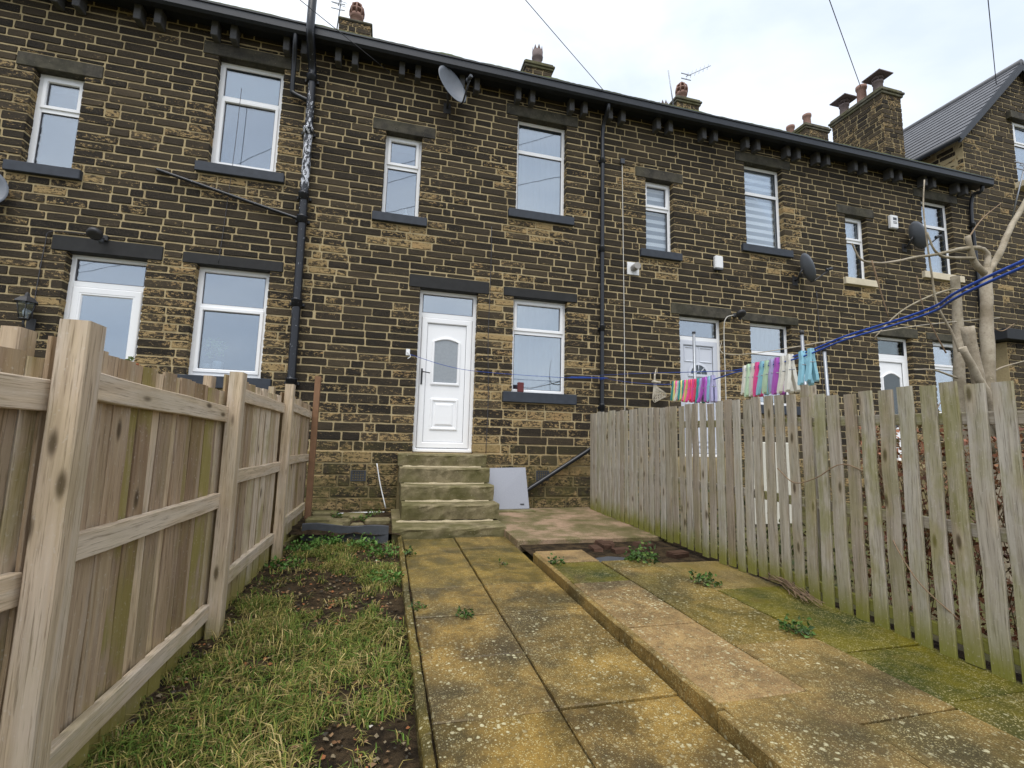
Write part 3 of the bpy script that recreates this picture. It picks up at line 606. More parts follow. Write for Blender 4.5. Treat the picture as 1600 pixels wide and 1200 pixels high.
    rz = lambda y: 6.30+(y+.46)*.63
    g = G(); RS = 22
    for r in range(RS):
        y0, y1 = -.46+4.5*r/RS, -.46+4.5*(r+1)/RS; lift = .016
        g.add([(X0, y0, rz(y0)+lift), (x1e, y0, rz(y0)+lift), (x1e, y1, rz(y1)), (X0, y1, rz(y1)), (X0, y0, rz(y0)-.02), (x1e, y0, rz(y0)-.02)], [(0, 1, 2, 3), (4, 5, 1, 0)])
    g.add([(X0, 4.04, rz(4.04)), (x1e, 4.04, rz(4.04)), (x1e, 8.6, 6.3), (X0, 8.6, 6.3)], [(0, 1, 2, 3)]); rf = g.obj('roof', SLATE, H)
    g = G(); n = 90; vs = []
    for i in range(n+1):
        x = X0+(x1e-X0)*i/n; e = .022+.022*max(0, mnoise.noise(Vector((x*2.2, 1, 4)))+.3)+.008*rnd.random()
        vs += [(x, -.475, 6.288), (x, -.468, 6.29+e), (x, -.40, 6.325+e*.9), (x, -.30, 6.42)]
    g.add(vs, [(i*4+j, (i+1)*4+j, (i+1)*4+j+1, i*4+j+1) for i in range(n) for j in range(3)], smooth=True); g.obj('moss_fringe', MOSS, rf, kind='stuff')
    g = G(); g.box(X0+.002, X1-.002, 8.0, 8.3, -1, 6.3); g.obj('rear_wall', MORTAR, H)
    if h == 3: g = G(); g.add([(X1, YW, -1), (X1, 8, -1), (X1, 8, 6.3), (X1, 4, 9.1), (X1, YW, 6.25)], [(0, 1, 2, 3, 4)]); g.obj('end_wall', MORTAR, H)
stack(houses[0], -2.03, -1.29, 3.7, 4.6, 8.7, 10.28, [(-1.67, 4.0, 'basket', .78), (-1.67, 4.35, 'roll', .4)], False)
stack(houses[1], 2.68, 3.42, 3.7, 6.0, 8.4, 10.30, [(3.08, 3.98, 'crown', .74), (3.02, 4.75, 'crown', .74), (3.0, 5.6, 'crown', .74)])
stack(houses[2], 7.25, 8.0, 3.7, 6.2, 8.4, 10.28, [(7.62, 4.0, 'basket', .74), (7.55, 4.85, 'crown', .74), (7.5, 5.8, 'basket', .76)])
stack(houses[3], 11.85, 12.75, 3.7, 5.6, 8.4, 10.38, [(12.25, 4.0, 'roll', .58), (12.2, 4.6, 'roll', .58), (12.2, 5.2, 'roll', .56)])
stack(houses[3], 11.37, 12.02, 1.0, 2.42, 6.9, 9.42, [(11.65, 1.28, 'cowl', .62), (11.62, 1.70, 'roll', .62), (11.6, 2.2, 'cowl', .62)])
g = G(); g.box(12.0, 12.30, .9, 1.0, 7.0, 7.5); g.obj('lead_flashing', LEAD, houses[3])

# air bricks in the plinth of the middle house (their own parts)
for cx, cz in ((-.75, -.35), (2.04, -.33)):
    g = G(); y = YW-.055
    g.ring(cx-.105, cx+.105, cz-.075, cz+.075, [(0, y+.05), (0, y), (.014, y), (.014, y+.05)])
    for i in range(6): x = cx-.085+.17*i/5; g.box(x-.006, x+.006, y+.004, y+.04, cz-.06, cz+.06)
    for i in range(3): z = cz-.035+.035*i; g.box(cx-.09, cx+.09, y+.006, y+.04, z-.005, z+.005)
    ab = g.obj('air_brick', PGREY, houses[1]); g = G(); g.box(cx-.10, cx+.10, y+.042, y+.046, cz-.07, cz+.07); g.obj('air_brick_void', PIPE, ab)

# gable house beyond the end of the row
GH = root('gabled_house', (14.5, 3, -1.0), 'tall stone house with slate roof, its gable standing beyond the end of the terrace', 'house')
gx0, gx1, gap_, ez, az = 12.34, 16.62, 14.48, 7.55, 9.78
gtop = lambda x: ez+(az-ez)*(1-abs(x-gap_)/(gap_-gx0))
g = G(); yg = -.03; win = (14.12, 15.05, 6.72, 8.36)
zz = sorted([-1.1, win[2], win[3], ez]); mortar_geo(g, gx0, gx1, -1.1, ez, [(win[0], win[1], win[2], ez+.02)], yg+.008, False)
g.add([(gx0, yg+.008, ez), (gap_-.4, yg+.008, ez), (gap_-.4, yg+.008, gtop(gap_-.4))], [(0, 1, 2)]); g.add([(win[1], yg+.008, ez), (gx1, yg+.008, ez), (win[1], yg+.008, gtop(win[1]))], [(0, 1, 2)])
g.add([(gap_-.4, yg+.008, win[3]), (win[1], yg+.008, win[3]), (win[1], yg+.008, gtop(win[1])), (gap_, yg+.008, az), (gap_-.4, yg+.008, gtop(gap_-.4))], [(0, 1, 2, 3, 4)])
g.add([(gap_-.4, yg+.008, ez), (win[0], yg+.008, ez), (win[0], yg+.008, win[3]), (gap_-.4, yg+.008, win[3])], [(0, 1, 2, 3)])
g.add([(gx0, yg+.008, -1.1), (gx0, 9, -1.1), (gx0, 9, ez), (gx0, yg+.008, ez)], [(0, 1, 2, 3)]); g.add([(gx1, yg, -1.1), (gx1, 9, -1.1), (gx1, 9, ez), (gx1, yg, ez)], [(0, 1, 2, 3)])
gw = g.obj('wall', MORTAR, GH)
zs = [-1.0]
while zs[-1] < az-.05: zs.append(zs[-1]+rnd.uniform(.115, .15))
st = []; gob = [win, (win[0]-.2, win[1]+.2, win[3], win[3]+.2), (win[0]-.15, win[1]+.15, win[2]-.15, win[2])]
for z0, z1 in zip(zs, zs[1:]):
    hw = min(gap_-gx0, (gap_-gx0)*(az+.05-z0)/(az-ez)) if z1 > ez else gap_-gx0
    if hw > .15: st += lay(gap_-hw, gap_+hw, [z0, z1], gob, .25, .55)
stones_to(st, gw, lambda s: (rnd.uniform(.1, .9), min(1, max(0, rnd.gauss(.16, .16)+.2*smooth_noise(s[0], s[2], .8)-(.18 if s[2] > 8 else 0))), 0), yg, gw, lambda px, s: px[1] < 600)
sg = G()
for s in lay(yg, 3.2, [z for z in zs if 5.9 < z < ez+.05], [], .25, .5): stone_geo(sg, *s, gx0, gx0+.02, (rnd.uniform(.1, .9), max(0, rnd.gauss(.4, .2)), 0), axis=1)
sg.obj('stonework', STONE, gw, kind='stuff')
window(GH, *win, win[2]+1.05, back='net', sill=(CREAM, .12, .15, .08), lint=(LINT, .2, .19))
sl = math.hypot(gap_-gx0+.25, az-ez+.25)
g = G(); e0 = (gx0-.28, ez-.10); 
g.add([(e0[0], -.14, e0[1]), (gap_, -.14, az+.14), (gap_, 9, az+.14), (e0[0], 9, e0[1])], [(0, 1, 2, 3)]); e1 = (2*gap_-e0[0], e0[1])
g.add([(e1[0], -.14, e1[1]), (gap_, -.14, az+.14), (gap_, 9, az+.14), (e1[0], 9, e1[1])], [(3, 2, 1, 0)])
rf = g.obj('roof', SLATE, GH)
dirv = Vector((gap_-e0[0], 0, az+.14-e0[1])); RL = dirv.length; dirv.normalize(); nv = Vector((-dirv.z, 0, dirv.x)); NR = 13
for r in range(NR):
    for c_ in range(10):
        y0 = -.14 + c_*.33 + (.165 if r % 2 else 0); y1 = y0+.325
        if c_ == 0 and r % 2: y0 = -.14
        a = Vector((e0[0], 0, e0[1])) + dirv*(RL*r/NR) + nv*.032; b = Vector((e0[0], 0, e0[1])) + dirv*min(RL, RL*(r+1.25)/NR) + nv*.012
        g = G(); vs = [(a.x, y0, a.z), (a.x, y1, a.z), (b.x, y1, b.z), (b.x, y0, b.z)]; lo = [Vector(v)-nv*.011 for v in vs]
        g.add(vs+lo, [(3, 2, 1, 0), (4, 5, 6, 7), (0, 1, 5, 4), (1, 2, 6, 5), (3, 0, 4, 7), (2, 3, 7, 6)]); g.obj('slate', SLATE, rf)
g = G(); g.tube([(gap_, -.16, az+.15), (gap_, 9, az+.15)], .09, 8); g.obj('ridge_tiles', SLATE, rf)
for sgn, e in ((1, e0), (-1, e1)):
    g = G(); A = Vector((e[0], -.16, e[1])); B = Vector((gap_, -.16, az+.14)); n2 = Vector((0, 0, 1))
    g.add([A+Vector((0, 0, .03)), B+Vector((0, 0, .03)), B-Vector((0, 0, .20)), A-Vector((0, 0, .14)), A+Vector((0, .05, .03)), B+Vector((0, .05, .03)), B+Vector((0, .05, -.16)), A+Vector((0, .05, -.12))], [(0, 1, 2, 3), (7, 6, 5, 4), (0, 4, 5, 1), (3, 2, 6, 7), (0, 3, 7, 4)]); recalc(g.obj('bargeboard', GUTTER, rf))
g = G(); g.tube([(e0[0]-.02, -.2, ez-.12), (e0[0]-.02, 9, ez-.12)], .065, 8); g.obj('gutter', GUTTER, GH)

# lean-to at the foot of the gable
LT = root('outbuilding', (13.5, -.3, -1), 'low stone lean-to with dark flat roof against the gabled house', 'outbuilding')
g = G(); g.box(12.36, 15.5, -.44, -.045, -1.05, 2.58); g.obj('wall', MORTAR, LT)
lg = G()
for s in lay(12.36, 15.5, [-1+.1278*i for i in range(29)], [], .25, .5): stone_geo(lg, *s, -.452, -.43, (rnd.random(), max(0, rnd.gauss(.25, .15)), .0))
lg.obj('stonework', STONE, LT, kind='stuff')
g = G(); g.box(12.10, 15.6, -.62, -.05, 2.60, 2.83, c=.01); g.obj('roof', FELT, LT)

# ------------------------------------------------------------------ steps
SP = root('stone_steps', (.45, -1, gz(-1)), 'mossy worn stone steps rising to the panelled white door', 'steps')
for x0, x1, y0, y1, z0, z1 in ((-.21, 1.09, -.34, -.11, -.19, -.012), (-.19, 1.08, -.64, -.11, -.405, -.195), (-.17, 1.07, -.99, -.16, -.605, -.41), (-.16, 1.07, -1.34, -.20, -.80, -.61), (-.27, 1.06, -1.77, -.24, -.99, -.815)):
    g = G(); N = 14; vs = []; prof = [(y1, z0), (y0+.012, z0), (y0+.004, z1-.10), (y0, z1-.05), (y0-.003, z1-.016), (y0+.012, z1), ((y0+y1)/2, z1-.004), (y1, z1)]
    for i in range(N+1):
        u = i/N; x = x0+(x1-x0)*u; wear = -.012*math.sin(math.pi*u)
        for j, (y, z) in enumerate(prof): vs.append((x+rnd.uniform(-.003, .003), y+(rnd.uniform(-.006, .006) if 0 < j < 6 else 0), z+(wear+rnd.uniform(-.003, .003) if j in (4, 5, 6) else 0)))
    m = len(prof); fs = [(i*m+j, (i+1)*m+j, (i+1)*m+(j+1) % m, i*m+(j+1) % m) for i in range(N) for j in range(m)] + [tuple(range(m)), tuple(N*m+j for j in range(m-1, -1, -1))]
    g.add(vs, fs); recalc(g.obj('step', STEPM, SP))
    if z1 < -.1:
        g = G(); N2 = 24; yb = {-.195: -.34, -.41: -.64, -.61: -.99, -.815: -1.34}[z1]; vs = []
        for i in range(N2+1):
            x = x0+.05+(x1-x0-.12)*i/N2; hh = .003+.015*max(0, mnoise.noise(Vector((x*9, z1*9, 0)))+.15); vs += [(x, yb-.012-hh, z1-.014), (x, yb-.006-hh*.4, z1+hh*.6), (x, yb+.012, z1+hh*1.1)]
        g.add(vs, [(i*3+j, (i+1)*3+j, (i+1)*3+j+1, i*3+j+1) for i in range(N2) for j in range(2)]); recalc(g.obj('mortar_fillet', PALEM, SP))
# grey board leaning by the steps
g = G(); vs = [(1.10, -.50, -.80), (1.74, -.47, -.795), (1.73, -.25, -.20), (1.09, -.26, -.215)]; nrm = Vector((0, .95, -.33))*.018
vs = [Vector(v) for v in vs]; vs += [v+nrm for v in vs]; g.add(vs, [(0, 1, 2, 3), (7, 6, 5, 4), (0, 4, 5, 1), (1, 5, 6, 2), (2, 6, 7, 3), (3, 7, 4, 0)])
bd = root('board', (1.42, -.48, -.80), 'speckled grey square board leaning on the wall beside the steps', 'board'); recalc(g.obj('panel', BOARD, bd))
g = G(); g.box(1.60, 1.66, -.465, -.455, -.735, -.725); g.obj('slot', PIPE, bd)
g = G(); g.box(1.12, 1.80, -.62, -.22, -.872, -.803, c=.012); g.obj('stone_block', STEPM, label='low stone block under the leaning grey board', cat='stone')
# slate laid on edge and the rubble bed behind it
g = G(); N = 12; vs = []
for i in range(N+1):
    u = i/N; x = -1.26+.95*u; y = -1.50-.30*u
    for yy, zz in ((0, -.98), (0, -.80+.012*math.sin(u*9)+rnd.uniform(-.006, .006)), (.035, -.795+.012*math.sin(u*9)), (.035, -.98)): vs.append((x, y+yy, zz))
g.add(vs, [(i*4+j, (i+1)*4+j, (i+1)*4+(j+1) % 4, i*4+(j+1) % 4) for i in range(N) for j in range(4)] + [(0, 1, 2, 3), (N*4+3, N*4+2, N*4+1, N*4)]); recalc(g.obj('slate_edging', SLATEB, label='long dark slate set on edge across the top of the lawn', cat='slate'))
g = G(); n = 12; vs = [( -1.40+1.22*i/n, -1.62+1.46*j/n - .2*i/n*(1-j/n), -.885+.05*mnoise.noise(Vector((i*.5, j*.5, 2)))+.03*j/n) for j in range(n+1) for i in range(n+1)]
g.add(vs, [(j*(n+1)+i, j*(n+1)+i+1, (j+1)*(n+1)+i+1, (j+1)*(n+1)+i) for j in range(n) for i in range(n)], smooth=True); g.obj('planting_bed', SOIL, kind='structure')
for i in range(9):
    g = G(); x, y = rnd.uniform(-1.15, -.4), rnd.uniform(-1.35, -.4); a = rnd.uniform(.07, .17); g.box(x-a, x+a, y-a*.6, y+a*.6, -.93, -.845+rnd.uniform(0, .06), c=.02)
    g.obj('rubble_stone', STEPM, label='mossy rubble stone in the bed between slate edging and wall', cat='stone', group='rubble stones by the wall')
for pts, lb in (([(-.50, -.19, -.17), (-.44, -.22, -.45), (-.34, -.3, -.80)], 'thin white pipe standing against the wall left of the steps'), ([(-1.30, -.45, -.855), (-.8, -.42, -.835), (-.36, -.40, -.83)], 'thin white pipe lying along the foot of the wall')):
    g = G(); g.tube(ease(pts, 5), .009, 6); g.obj('plastic_pipe', WHITEP, label=lb, cat='pipe')

# ------------------------------------------------------------------ left fence: close boards between posts
LF = root('board_fence', (-1.38, -4, gz(-4)), 'tall pale timber fence of upright boards between square posts', 'fence')
def wt(gmax=.5): return (rnd.uniform(0, .9), rnd.random()**1.4, gmax*rnd.random()**1.5)
def post(x0, x1, y0, y1, z0, z1, mat=W_LEFT, par=LF, lean=(0, 0), tn=None):
    g = G(); g.board(((x0+x1)/2, (y0+y1)/2, z0), ((x0+x1)/2+lean[0], (y0+y1)/2+lean[1], z1), (1, 0, 0), (0, 1, 0), x1-x0, y1-y0, 6, .002, .005, tn or wt()); return g.obj('post', mat, par)
PY = [-5.78, -4.15, -2.45]; PT = [.51, .575, .69]
for y, t in zip(PY, PT):
    post(-1.375, -1.295, y, y+.095, gz(y)-.1, t, tn=(.75, .2, .15)); post(-1.525, -1.475, y+.02, y+.10, gz(y)-.1, t-.03, tn=(.5, .3, .3))
post(-1.36, -1.285, -.66, -.60, -.95, 1.0, W_BROWN, lean=(.0, .0))
def panel(xa, ya, xb, yb, ztop, rails, wdir=None, mid=-.19):
    d = Vector((xb-xa, yb-ya, 0)); L = d.length; d.normalize(); nn = Vector((d.y, -d.x, 0)); n = int((L+.12)/.094)
    for i in range(n):
        c = Vector((xa, ya, 0))+d*((L+.12)*(i+.5)/n-.06) - nn*(.068+.020*(i % 2)); y = c.y; wv = (d + nn*.17).normalized()
        g = G(); g.board((c.x, c.y, gz(y)-.03), (c.x, c.y, ztop+rnd.uniform(-.012, .012)), wv, Vector((wv.y, -wv.x, 0)), (L+.12)/n*(rnd.uniform(.88, .96) if i % 2 == 0 else 1.06), .014, 5, .003, .002, wt(.8)); g.obj('board', W_LEFT, LF)
    for z, hgt in rails:
        a = Vector((xa, ya, z)) - nn*.045; b = Vector((xb, yb, z+rnd.uniform(-.03, .0))) - nn*.045
        g = G(); g.board(a, b, (0, 0, 1), nn, hgt, .038, 5, .003, .003, (rnd.uniform(.5, 1), .05, .1+.25*(z < -.6)), hscale=1); g.obj('rail', W_LEFT, LF)
panel(-1.335, -5.685, -1.335, -4.15, .455, ((.33, .095), (-.205, .09), (-.87, .09)))
panel(-1.335, -4.055, -1.335, -2.45, .56, ((.455, .09), (-.10, .09), (-.76, .09)))
panel(-1.335, -2.355, -1.335, -.66, .615, ((.50, .09), (-.06, .09), (-.70, .09)))
panel(-1.70, -7.4, -1.362, -5.76, .395, ((.285, .095), (-.26, .095), (-.87, .09)))
g = G(); g.box(-1.90, -1.78, -7.5, -7.4, -1.2, .5)
# ------------------------------------------------------------------ right fence: spaced pales on rails
RF = root('picket_fence', (2.78, -3.4, gz(-3.4)), 'silvery weathered picket fence with green algae along its foot', 'fence')
y = -.46; i = 0
while y > -7.0:
    near = y < -4.42; yb = gz(y)+.075+rnd.uniform(-.012, .012); zt = .685-.018*(-y)+rnd.uniform(-.014, .014)+(.0 if not near else -.015)
    if -4.30 > y > -4.50: zt += .0
    g = G(); lw = rnd.uniform(-.012, .012)
    g.board((2.752+rnd.uniform(-.003, .003), y, yb if not near else yb-.02), (2.752, y+lw, zt), (0, 1, 0), (1, 0, 0), rnd.uniform(.084, .096), .019, 6, .0035, .003, (rnd.uniform(.2, 1), rnd.random()**3*.6, rnd.uniform(0, .3)+(.3 if near else 0)))
    g.obj('pale', W_RIGHT, RF); y -= .1252
for a, b in ((-4.40, -.42), (-7.1, -4.42)):
    for z, xx in ((.42, 2.787), (-.20, 2.789), (-.80, 2.787)):
        n = 1; g = G(); g.board((xx, a, z-.018*(-a)+.05), (xx, b, z-.018*(-b)+.05), (0, 0, 1), (1, 0, 0), .07, .042, 6, .003, .003, (.4, .1, .8), hscale=(1 if z > -.5 else .05)); g.obj('rail', W_RIGHT, RF)
for y, t in ((-4.445, .69), (-2.45, .63), (-.50, .66), (-6.35, .6)): post(2.815, 2.90, y, y+.085, gz(y)-.1, t, W_RIGHT, RF, tn=(.3, .1, 1))

# ------------------------------------------------------------------ pipes and fittings on the walls
def pipe_thing(name, label, cat, pts, r, collars, mat=PIPE, brk=None, sm=6):
    R = root(name, pts[-1], label, cat); P = ease(pts, sm) if sm else [Vector(p) for p in pts]; g = G(); g.tube(P, r, 14); g.obj('pipe', mat, R)
    for z, x, y in collars:
        g = G(); g.lathe((x, y, z-.06), [(r*1.02, 0), (r*1.28, .004), (r*1.28, .09), (r*1.36, .095), (r*1.36, .115), (r*1.02, .12)], 14); g.obj('collar', mat, R)
        g = G(); g.box(x-r*1.7, x+r*1.7, y+r*.7, YW-.002, z-.03, z+.012, c=.003); g.obj('bracket', PIPE, R)
    return R
yy = YW-.09
pipe_thing('soil_pipe', 'thick black soil pipe with flaking white paint between two houses', 'pipe', [(-1.80, -.55, 6.75), (-1.80, -.55, 6.2), (-1.795, -.45, 6.02), (-1.79, yy-.02, 5.8), (-1.78, yy, 5.5), (-1.765, yy, 4), (-1.745, yy, 2.4), (-1.73, yy, .7), (-1.72, yy, -.9)], .058, [(z, -1.79+(5.6-z)*.0125, yy) for z in (5.62, 4.75, 3.72, 3.36, 2.1, .95)], PEEL)
pipe_thing('waste_pipe', 'thin black waste pipe sloping down the wall to the soil pipe', 'pipe', [(-3.64, YW-.02, 3.83), (-3.60, YW-.05, 3.81), (-2.7, YW-.055, 3.59), (-1.9, YW-.06, 3.40), (-1.78, yy, 3.37)], .024, [], PEEL)
pipe_thing('gutter_outlet', 'dark swan-neck outlet pipe between gutter and soil pipe', 'pipe', [(-2.02, -.42, 6.15), (-2.02, -.40, 6.0), (-2.04, -.27, 5.75), (-2.05, -.2, 5.42), (-2.02, -.19, 5.34), (-1.80, -.2, 5.26)], .034, [])
pipe_thing('downpipe', 'slim black rainwater pipe running down between two houses to the picket fence', 'pipe', [(3.07, -.40, 6.16), (3.07, -.38, 6.02), (3.07, YW-.06, 5.8), (3.065, YW-.055, 5), (3.06, YW-.055, 3), (3.06, YW-.055, .65), (3.06, YW-.055, -.9)], .036, [(5.2, 3.066, YW-.055), (3.55, 3.06, YW-.055), (2.15, 3.06, YW-.055), (.80, 3.06, YW-.055)])
pipe_thing('rainwater_pipe', 'black rainwater pipe under the gutter end of the row', 'pipe', [(12.20, -.40, 6.14), (12.20, -.36, 6.02), (12.16, YW-.06, 5.8), (12.16, YW-.055, 4), (12.16, YW-.055, -.9)], .036, [(5.3, 12.16, YW-.055), (3.0, 12.16, YW-.055)])
pipe_thing('drain_pipe', 'dark plastic drain pipe sloping along the wall behind the leaning board', 'pipe', [(2.88, YW-.12, .16), (2.80, YW-.12, .09), (2.3, YW-.12, -.22), (1.75, YW-.12, -.56), (1.66, YW-.12, -.62)], .034, [])
def dish(label, c, normal, a, b, grp='satellite dishes on the terrace', tilt=0):
    c, nv = Vector(c), Vector(normal).normalized(); R = root('satellite_dish', (c.x, YW, c.z-.2), label, 'satellite dish', grp)
    u = nv.cross(Vector((0, 0, 1))).normalized(); v = u.cross(nv); u, v = u*math.cos(tilt)+v*math.sin(tilt), v*math.cos(tilt)-u*math.sin(tilt)
    g = G(); n, m = 28, 7; vs = []
    for s in (0, 1):
        for j in range(m+1):
            for i in range(n): an = 2*math.pi*i/n; r = j/m; vs.append(c + u*a*r*math.cos(an) + v*b*r*math.sin(an) + nv*(.085*r*r - .085 - s*.008))
    K = (m+1)*n; fs = [(s*K+j*n+i, s*K+j*n+(i+1) % n, s*K+(j+1)*n+(i+1) % n, s*K+(j+1)*n+i) for s in (0, 1) for j in range(m) for i in range(n)] + [(m*n+i, m*n+(i+1) % n, K+m*n+(i+1) % n, K+m*n+i) for i in range(n)]
    g.add(vs, fs, smooth=True); recalc(g.obj('dish', DISH, R))
    e = c - v*b*.98; f = c + nv*.36 - v*b*.55
    g = G(); g.tube([e-nv*.06, e+nv*.02, f], .014, 7); g.obj('arm', DARKMET, R)
    g = G(); g.tube([f+nv*.03, f-nv*.05], .028, 10); g.tube([f-nv*.05, f-nv*.085], .034, 10); g.obj('receiver', PGREY, R)
    bk = c - nv*.1; wl = Vector((bk.x, YW, bk.z-.16)); g = G(); g.tube([bk, bk-nv*.05-Vector((0, 0, .06)), Vector((bk.x, YW-.08, bk.z-.16)), wl], .019, 8); g.box(bk.x-.06, bk.x+.06, YW-.012, YW-.001, bk.z-.26, bk.z-.08); g.obj('bracket', DARKMET, R)
dish('large grey satellite dish just under the gutter above the narrow upstairs window', (.33, -.46, 5.83), (.36, -.84, .20), .215, .33, tilt=-.50)
dish('grey satellite dish at the upper sill corner near the narrow left window', (-5.47, -.34, 3.22), (.5, -.8, .2), .25, .28)
dish('grey satellite dish seen edge on below the striped blind window', (7.28, -.36, 3.66), (.86, -.40, .3), .24, .29)
dish('grey satellite dish beside the alarm box at the end of the row', (10.20, -.36, 4.72), (.86, -.40, .3), .25, .30)
def alarm(label, x, z, w, h_, bars):
    R = root('alarm_box', (x, YW, z-h_/2), label, 'alarm box'); g = G(); g.box(x-w/2, x+w/2, YW-.085, YW-.002, z-h_/2, z+h_/2, c=.018); g.obj('cover', WHITEP, R)
    if bars:
        g = G(); g.box(x-.05, x+.05, YW-.0875, YW-.084, z+.03, z+.09); g.box(x-.05, x+.05, YW-.0875, YW-.084, z-.015, z); g.box(x-.05, x+.05, YW-.0875, YW-.084, z-.045, z-.03); g.obj('printed_marks', PGREY, R)
    else: g = G(); g.box(x-w/2+.012, x+w/2-.012, YW-.075, YW-.006, z-h_/2-.02, z-h_/2+.001); g.obj('lamp_strip', PGREY, R)
alarm('plain white alarm box between the two houses\' upstairs sills', 5.42, 3.60, .17, .25, False)
alarm('white alarm box with grey print between the end house windows', 9.80, 5.03, .20, .30, True)
R = root('boiler_flue', (3.68, YW, 3.28), 'round grey boiler flue with square white wall plate', 'flue'); g = G(); g.box(3.56, 3.79, YW-.022, YW-.002, 3.17, 3.40, c=.004); g.obj('wall_plate', WHITEP, R); g = G(); g.tube([(3.68, YW-.02, 3.29), (3.68, YW-.17, 3.29)], .062, 18); g.obj('outlet', simple('flue_metal', (.33, .31, .29), .5, .4, .2), R)
R = root('wall_lantern', (-4.86, YW, 1.45), 'black coach lantern on the wall beside the half glazed door', 'lantern')
g = G(); g.box(-4.91, -4.81, YW-.03, YW-.002, 1.36, 1.60, c=.008); g.tube(ease([(-4.86, YW-.03, 1.44), (-4.86, YW-.10, 1.42), (-4.86, YW-.15, 1.50), (-4.86, YW-.15, 1.56)], 4), .014, 7); g.obj('bracket', DARKMET, R)
LB = (-4.86, YW-.15)
g = G()
for k in range(6):
    a = math.pi*k/3; g.tube([(LB[0]+.055*math.cos(a), LB[1]+.055*math.sin(a), 1.57), (LB[0]+.095*math.cos(a), LB[1]+.095*math.sin(a), 1.77)], .006, 5)
g.lathe((LB[0], LB[1], 1.55), [(.03, 0), (.06, .01), (.06, .025), (.03, .03)], 6); g.lathe((LB[0], LB[1], 1.77), [(.10, 0), (.125, .005), (.12, .02), (.07, .07), (.03, .09), (.025, .12), (.006, .14)], 6, smooth=False); g.obj('cage', DARKMET, R)
g = G(); g.lathe((LB[0], LB[1], 1.575), [(.052, 0), (.091, .193)], 6, smooth=False); g.obj('glass', m_glass('lantern_glass', .12), R); g = G(); g.lathe((LB[0], LB[1], 1.60), [(.012, 0), (.022, .03), (.026, .06), (.012, .10)], 10); g.obj('bulb', WHITEP, R)
def seclight(label, x, z):
    R = root('security_light', (x, YW, z), label, 'light', 'security lights over doors'); g = G(); g.box(x-.045, x+.045, YW-.04, YW-.002, z-.03, z+.05, c=.008); g.tube([(x, YW-.04, z), (x, YW-.11, z-.02)], .012, 6); g.obj('mount', DARKMET, R)
    g = G(); g.lathe((x-.02, YW-.17, z+.03), [(.05, 0), (.085, .02), (.085, .07), (.05, .08)], 14, axis=(0, -.6, -.8)); g.obj('lamp_head', DARKMET, R); g = G(); g.lathe((x+.02, YW-.12, z-.10), [(.02, 0), (.032, .02), (.032, .05), (.02, .07)], 10); g.obj('sensor', PGREY, R)
seclight('black security light on the lintel of the half glazed door', -4.20, 2.76); seclight('black security light above the grey fanlight door', 5.77, 2.62)
def wire(name, label, pts, r=.006, mat=CABLE, cat='cable', k=5, group=None): g = G(); g.tube(ease(pts, k), r, 6); return g.obj(name, mat, label=label, cat=cat, group=group)
yc = YW-.014
wire('wall_cable', 'pale cable running down the wall beside the slim black rainwater pipe', [(3.47, yc, 5.25), (3.48, yc, 4.2), (3.49, yc, 3.1), (3.50, yc, 1.8), (3.5, yc, .2)], .007, WCABLE)
g = G(); g.box(3.43, 3.51, YW-.05, YW-.002, 5.22, 5.32, c=.006); g.obj('junction_box', PGREY, label='small grey junction box at the top of the pale wall cable', cat='box')
wire('wall_cable', 'pale cable looping from the security light down past the grey fanlight door', [(5.70, yc-.05, 2.62), (5.55, yc-.03, 2.55), (5.52, yc, 2.3), (5.52, yc, 1.4), (5.52, yc, .2)], .008, WCABLE)
wire('wall_cable', 'thin dark cable dropping from the lintel to the coach lantern', [(-4.35, yc-.02, 2.80), (-4.78, yc-.02, 2.78), (-4.84, yc, 2.6), (-4.86, yc, 2.0), (-4.86, yc, 1.6)], .005, CABLE)
wire('wall_cable', 'thin dark cable running down the wall right of the panelled white door', [(1.10, yc, 3.7), (1.11, yc, 2.9), (1.10, yc, 1.8), (1.13, yc, .9), (1.12, yc, .0)], .005, CABLE)
wire('wall_cable', 'thin dark cable hanging below the edge-on satellite dish', [(7.7, yc, 3.3), (7.71, yc, 2.4), (7.72, yc, 1.2), (7.7, yc, .4)], .006, CABLE)
wire('wall_cable', 'thin dark cable on the wall left of the flaking soil pipe', [(-2.75, yc, 5.3), (-2.76, yc, 4.3), (-2.8, yc, 3.0), (-2.82, yc, 2.6)], .004, CABLE)

# telegraph pole behind the viewer and the wires it sends to the row
TP = root('telegraph_pole', (-20, -18, gz(-18)-.1), 'tall telegraph pole carrying the overhead wires', 'pole'); g = G(); g.tube([(-20, -18, gz(-18)-.2), (-20, -18, 5.9)], [.15, .10], 12); g.obj('shaft', WOODP, TP); g = G(); g.box(-20.5, -19.5, -18.06, -17.94, 5.42, 5.54); g.obj('cross_arm', WOODP, TP)
for a, lb in (((-.62, -.16, 6.02), 'overhead wire reaching the eaves beside the stack with the aerial'), ((3.02, -.42, 6.30), 'overhead wire reaching the gutter above the slim black rainwater pipe'), ((11.62, 1.70, 10.0), 'overhead wire reaching the big chimney stack'), ((13.95, .1, 9.42), 'overhead wire reaching the roof of the gabled house')):
    g = G(); g.tube(sag(a, (-20, -18, 5.5), .25, 20), .0055 if a[0] < 5 else .009, 5); g.obj('overhead_wire', CABLE, label=lb, cat='wire')
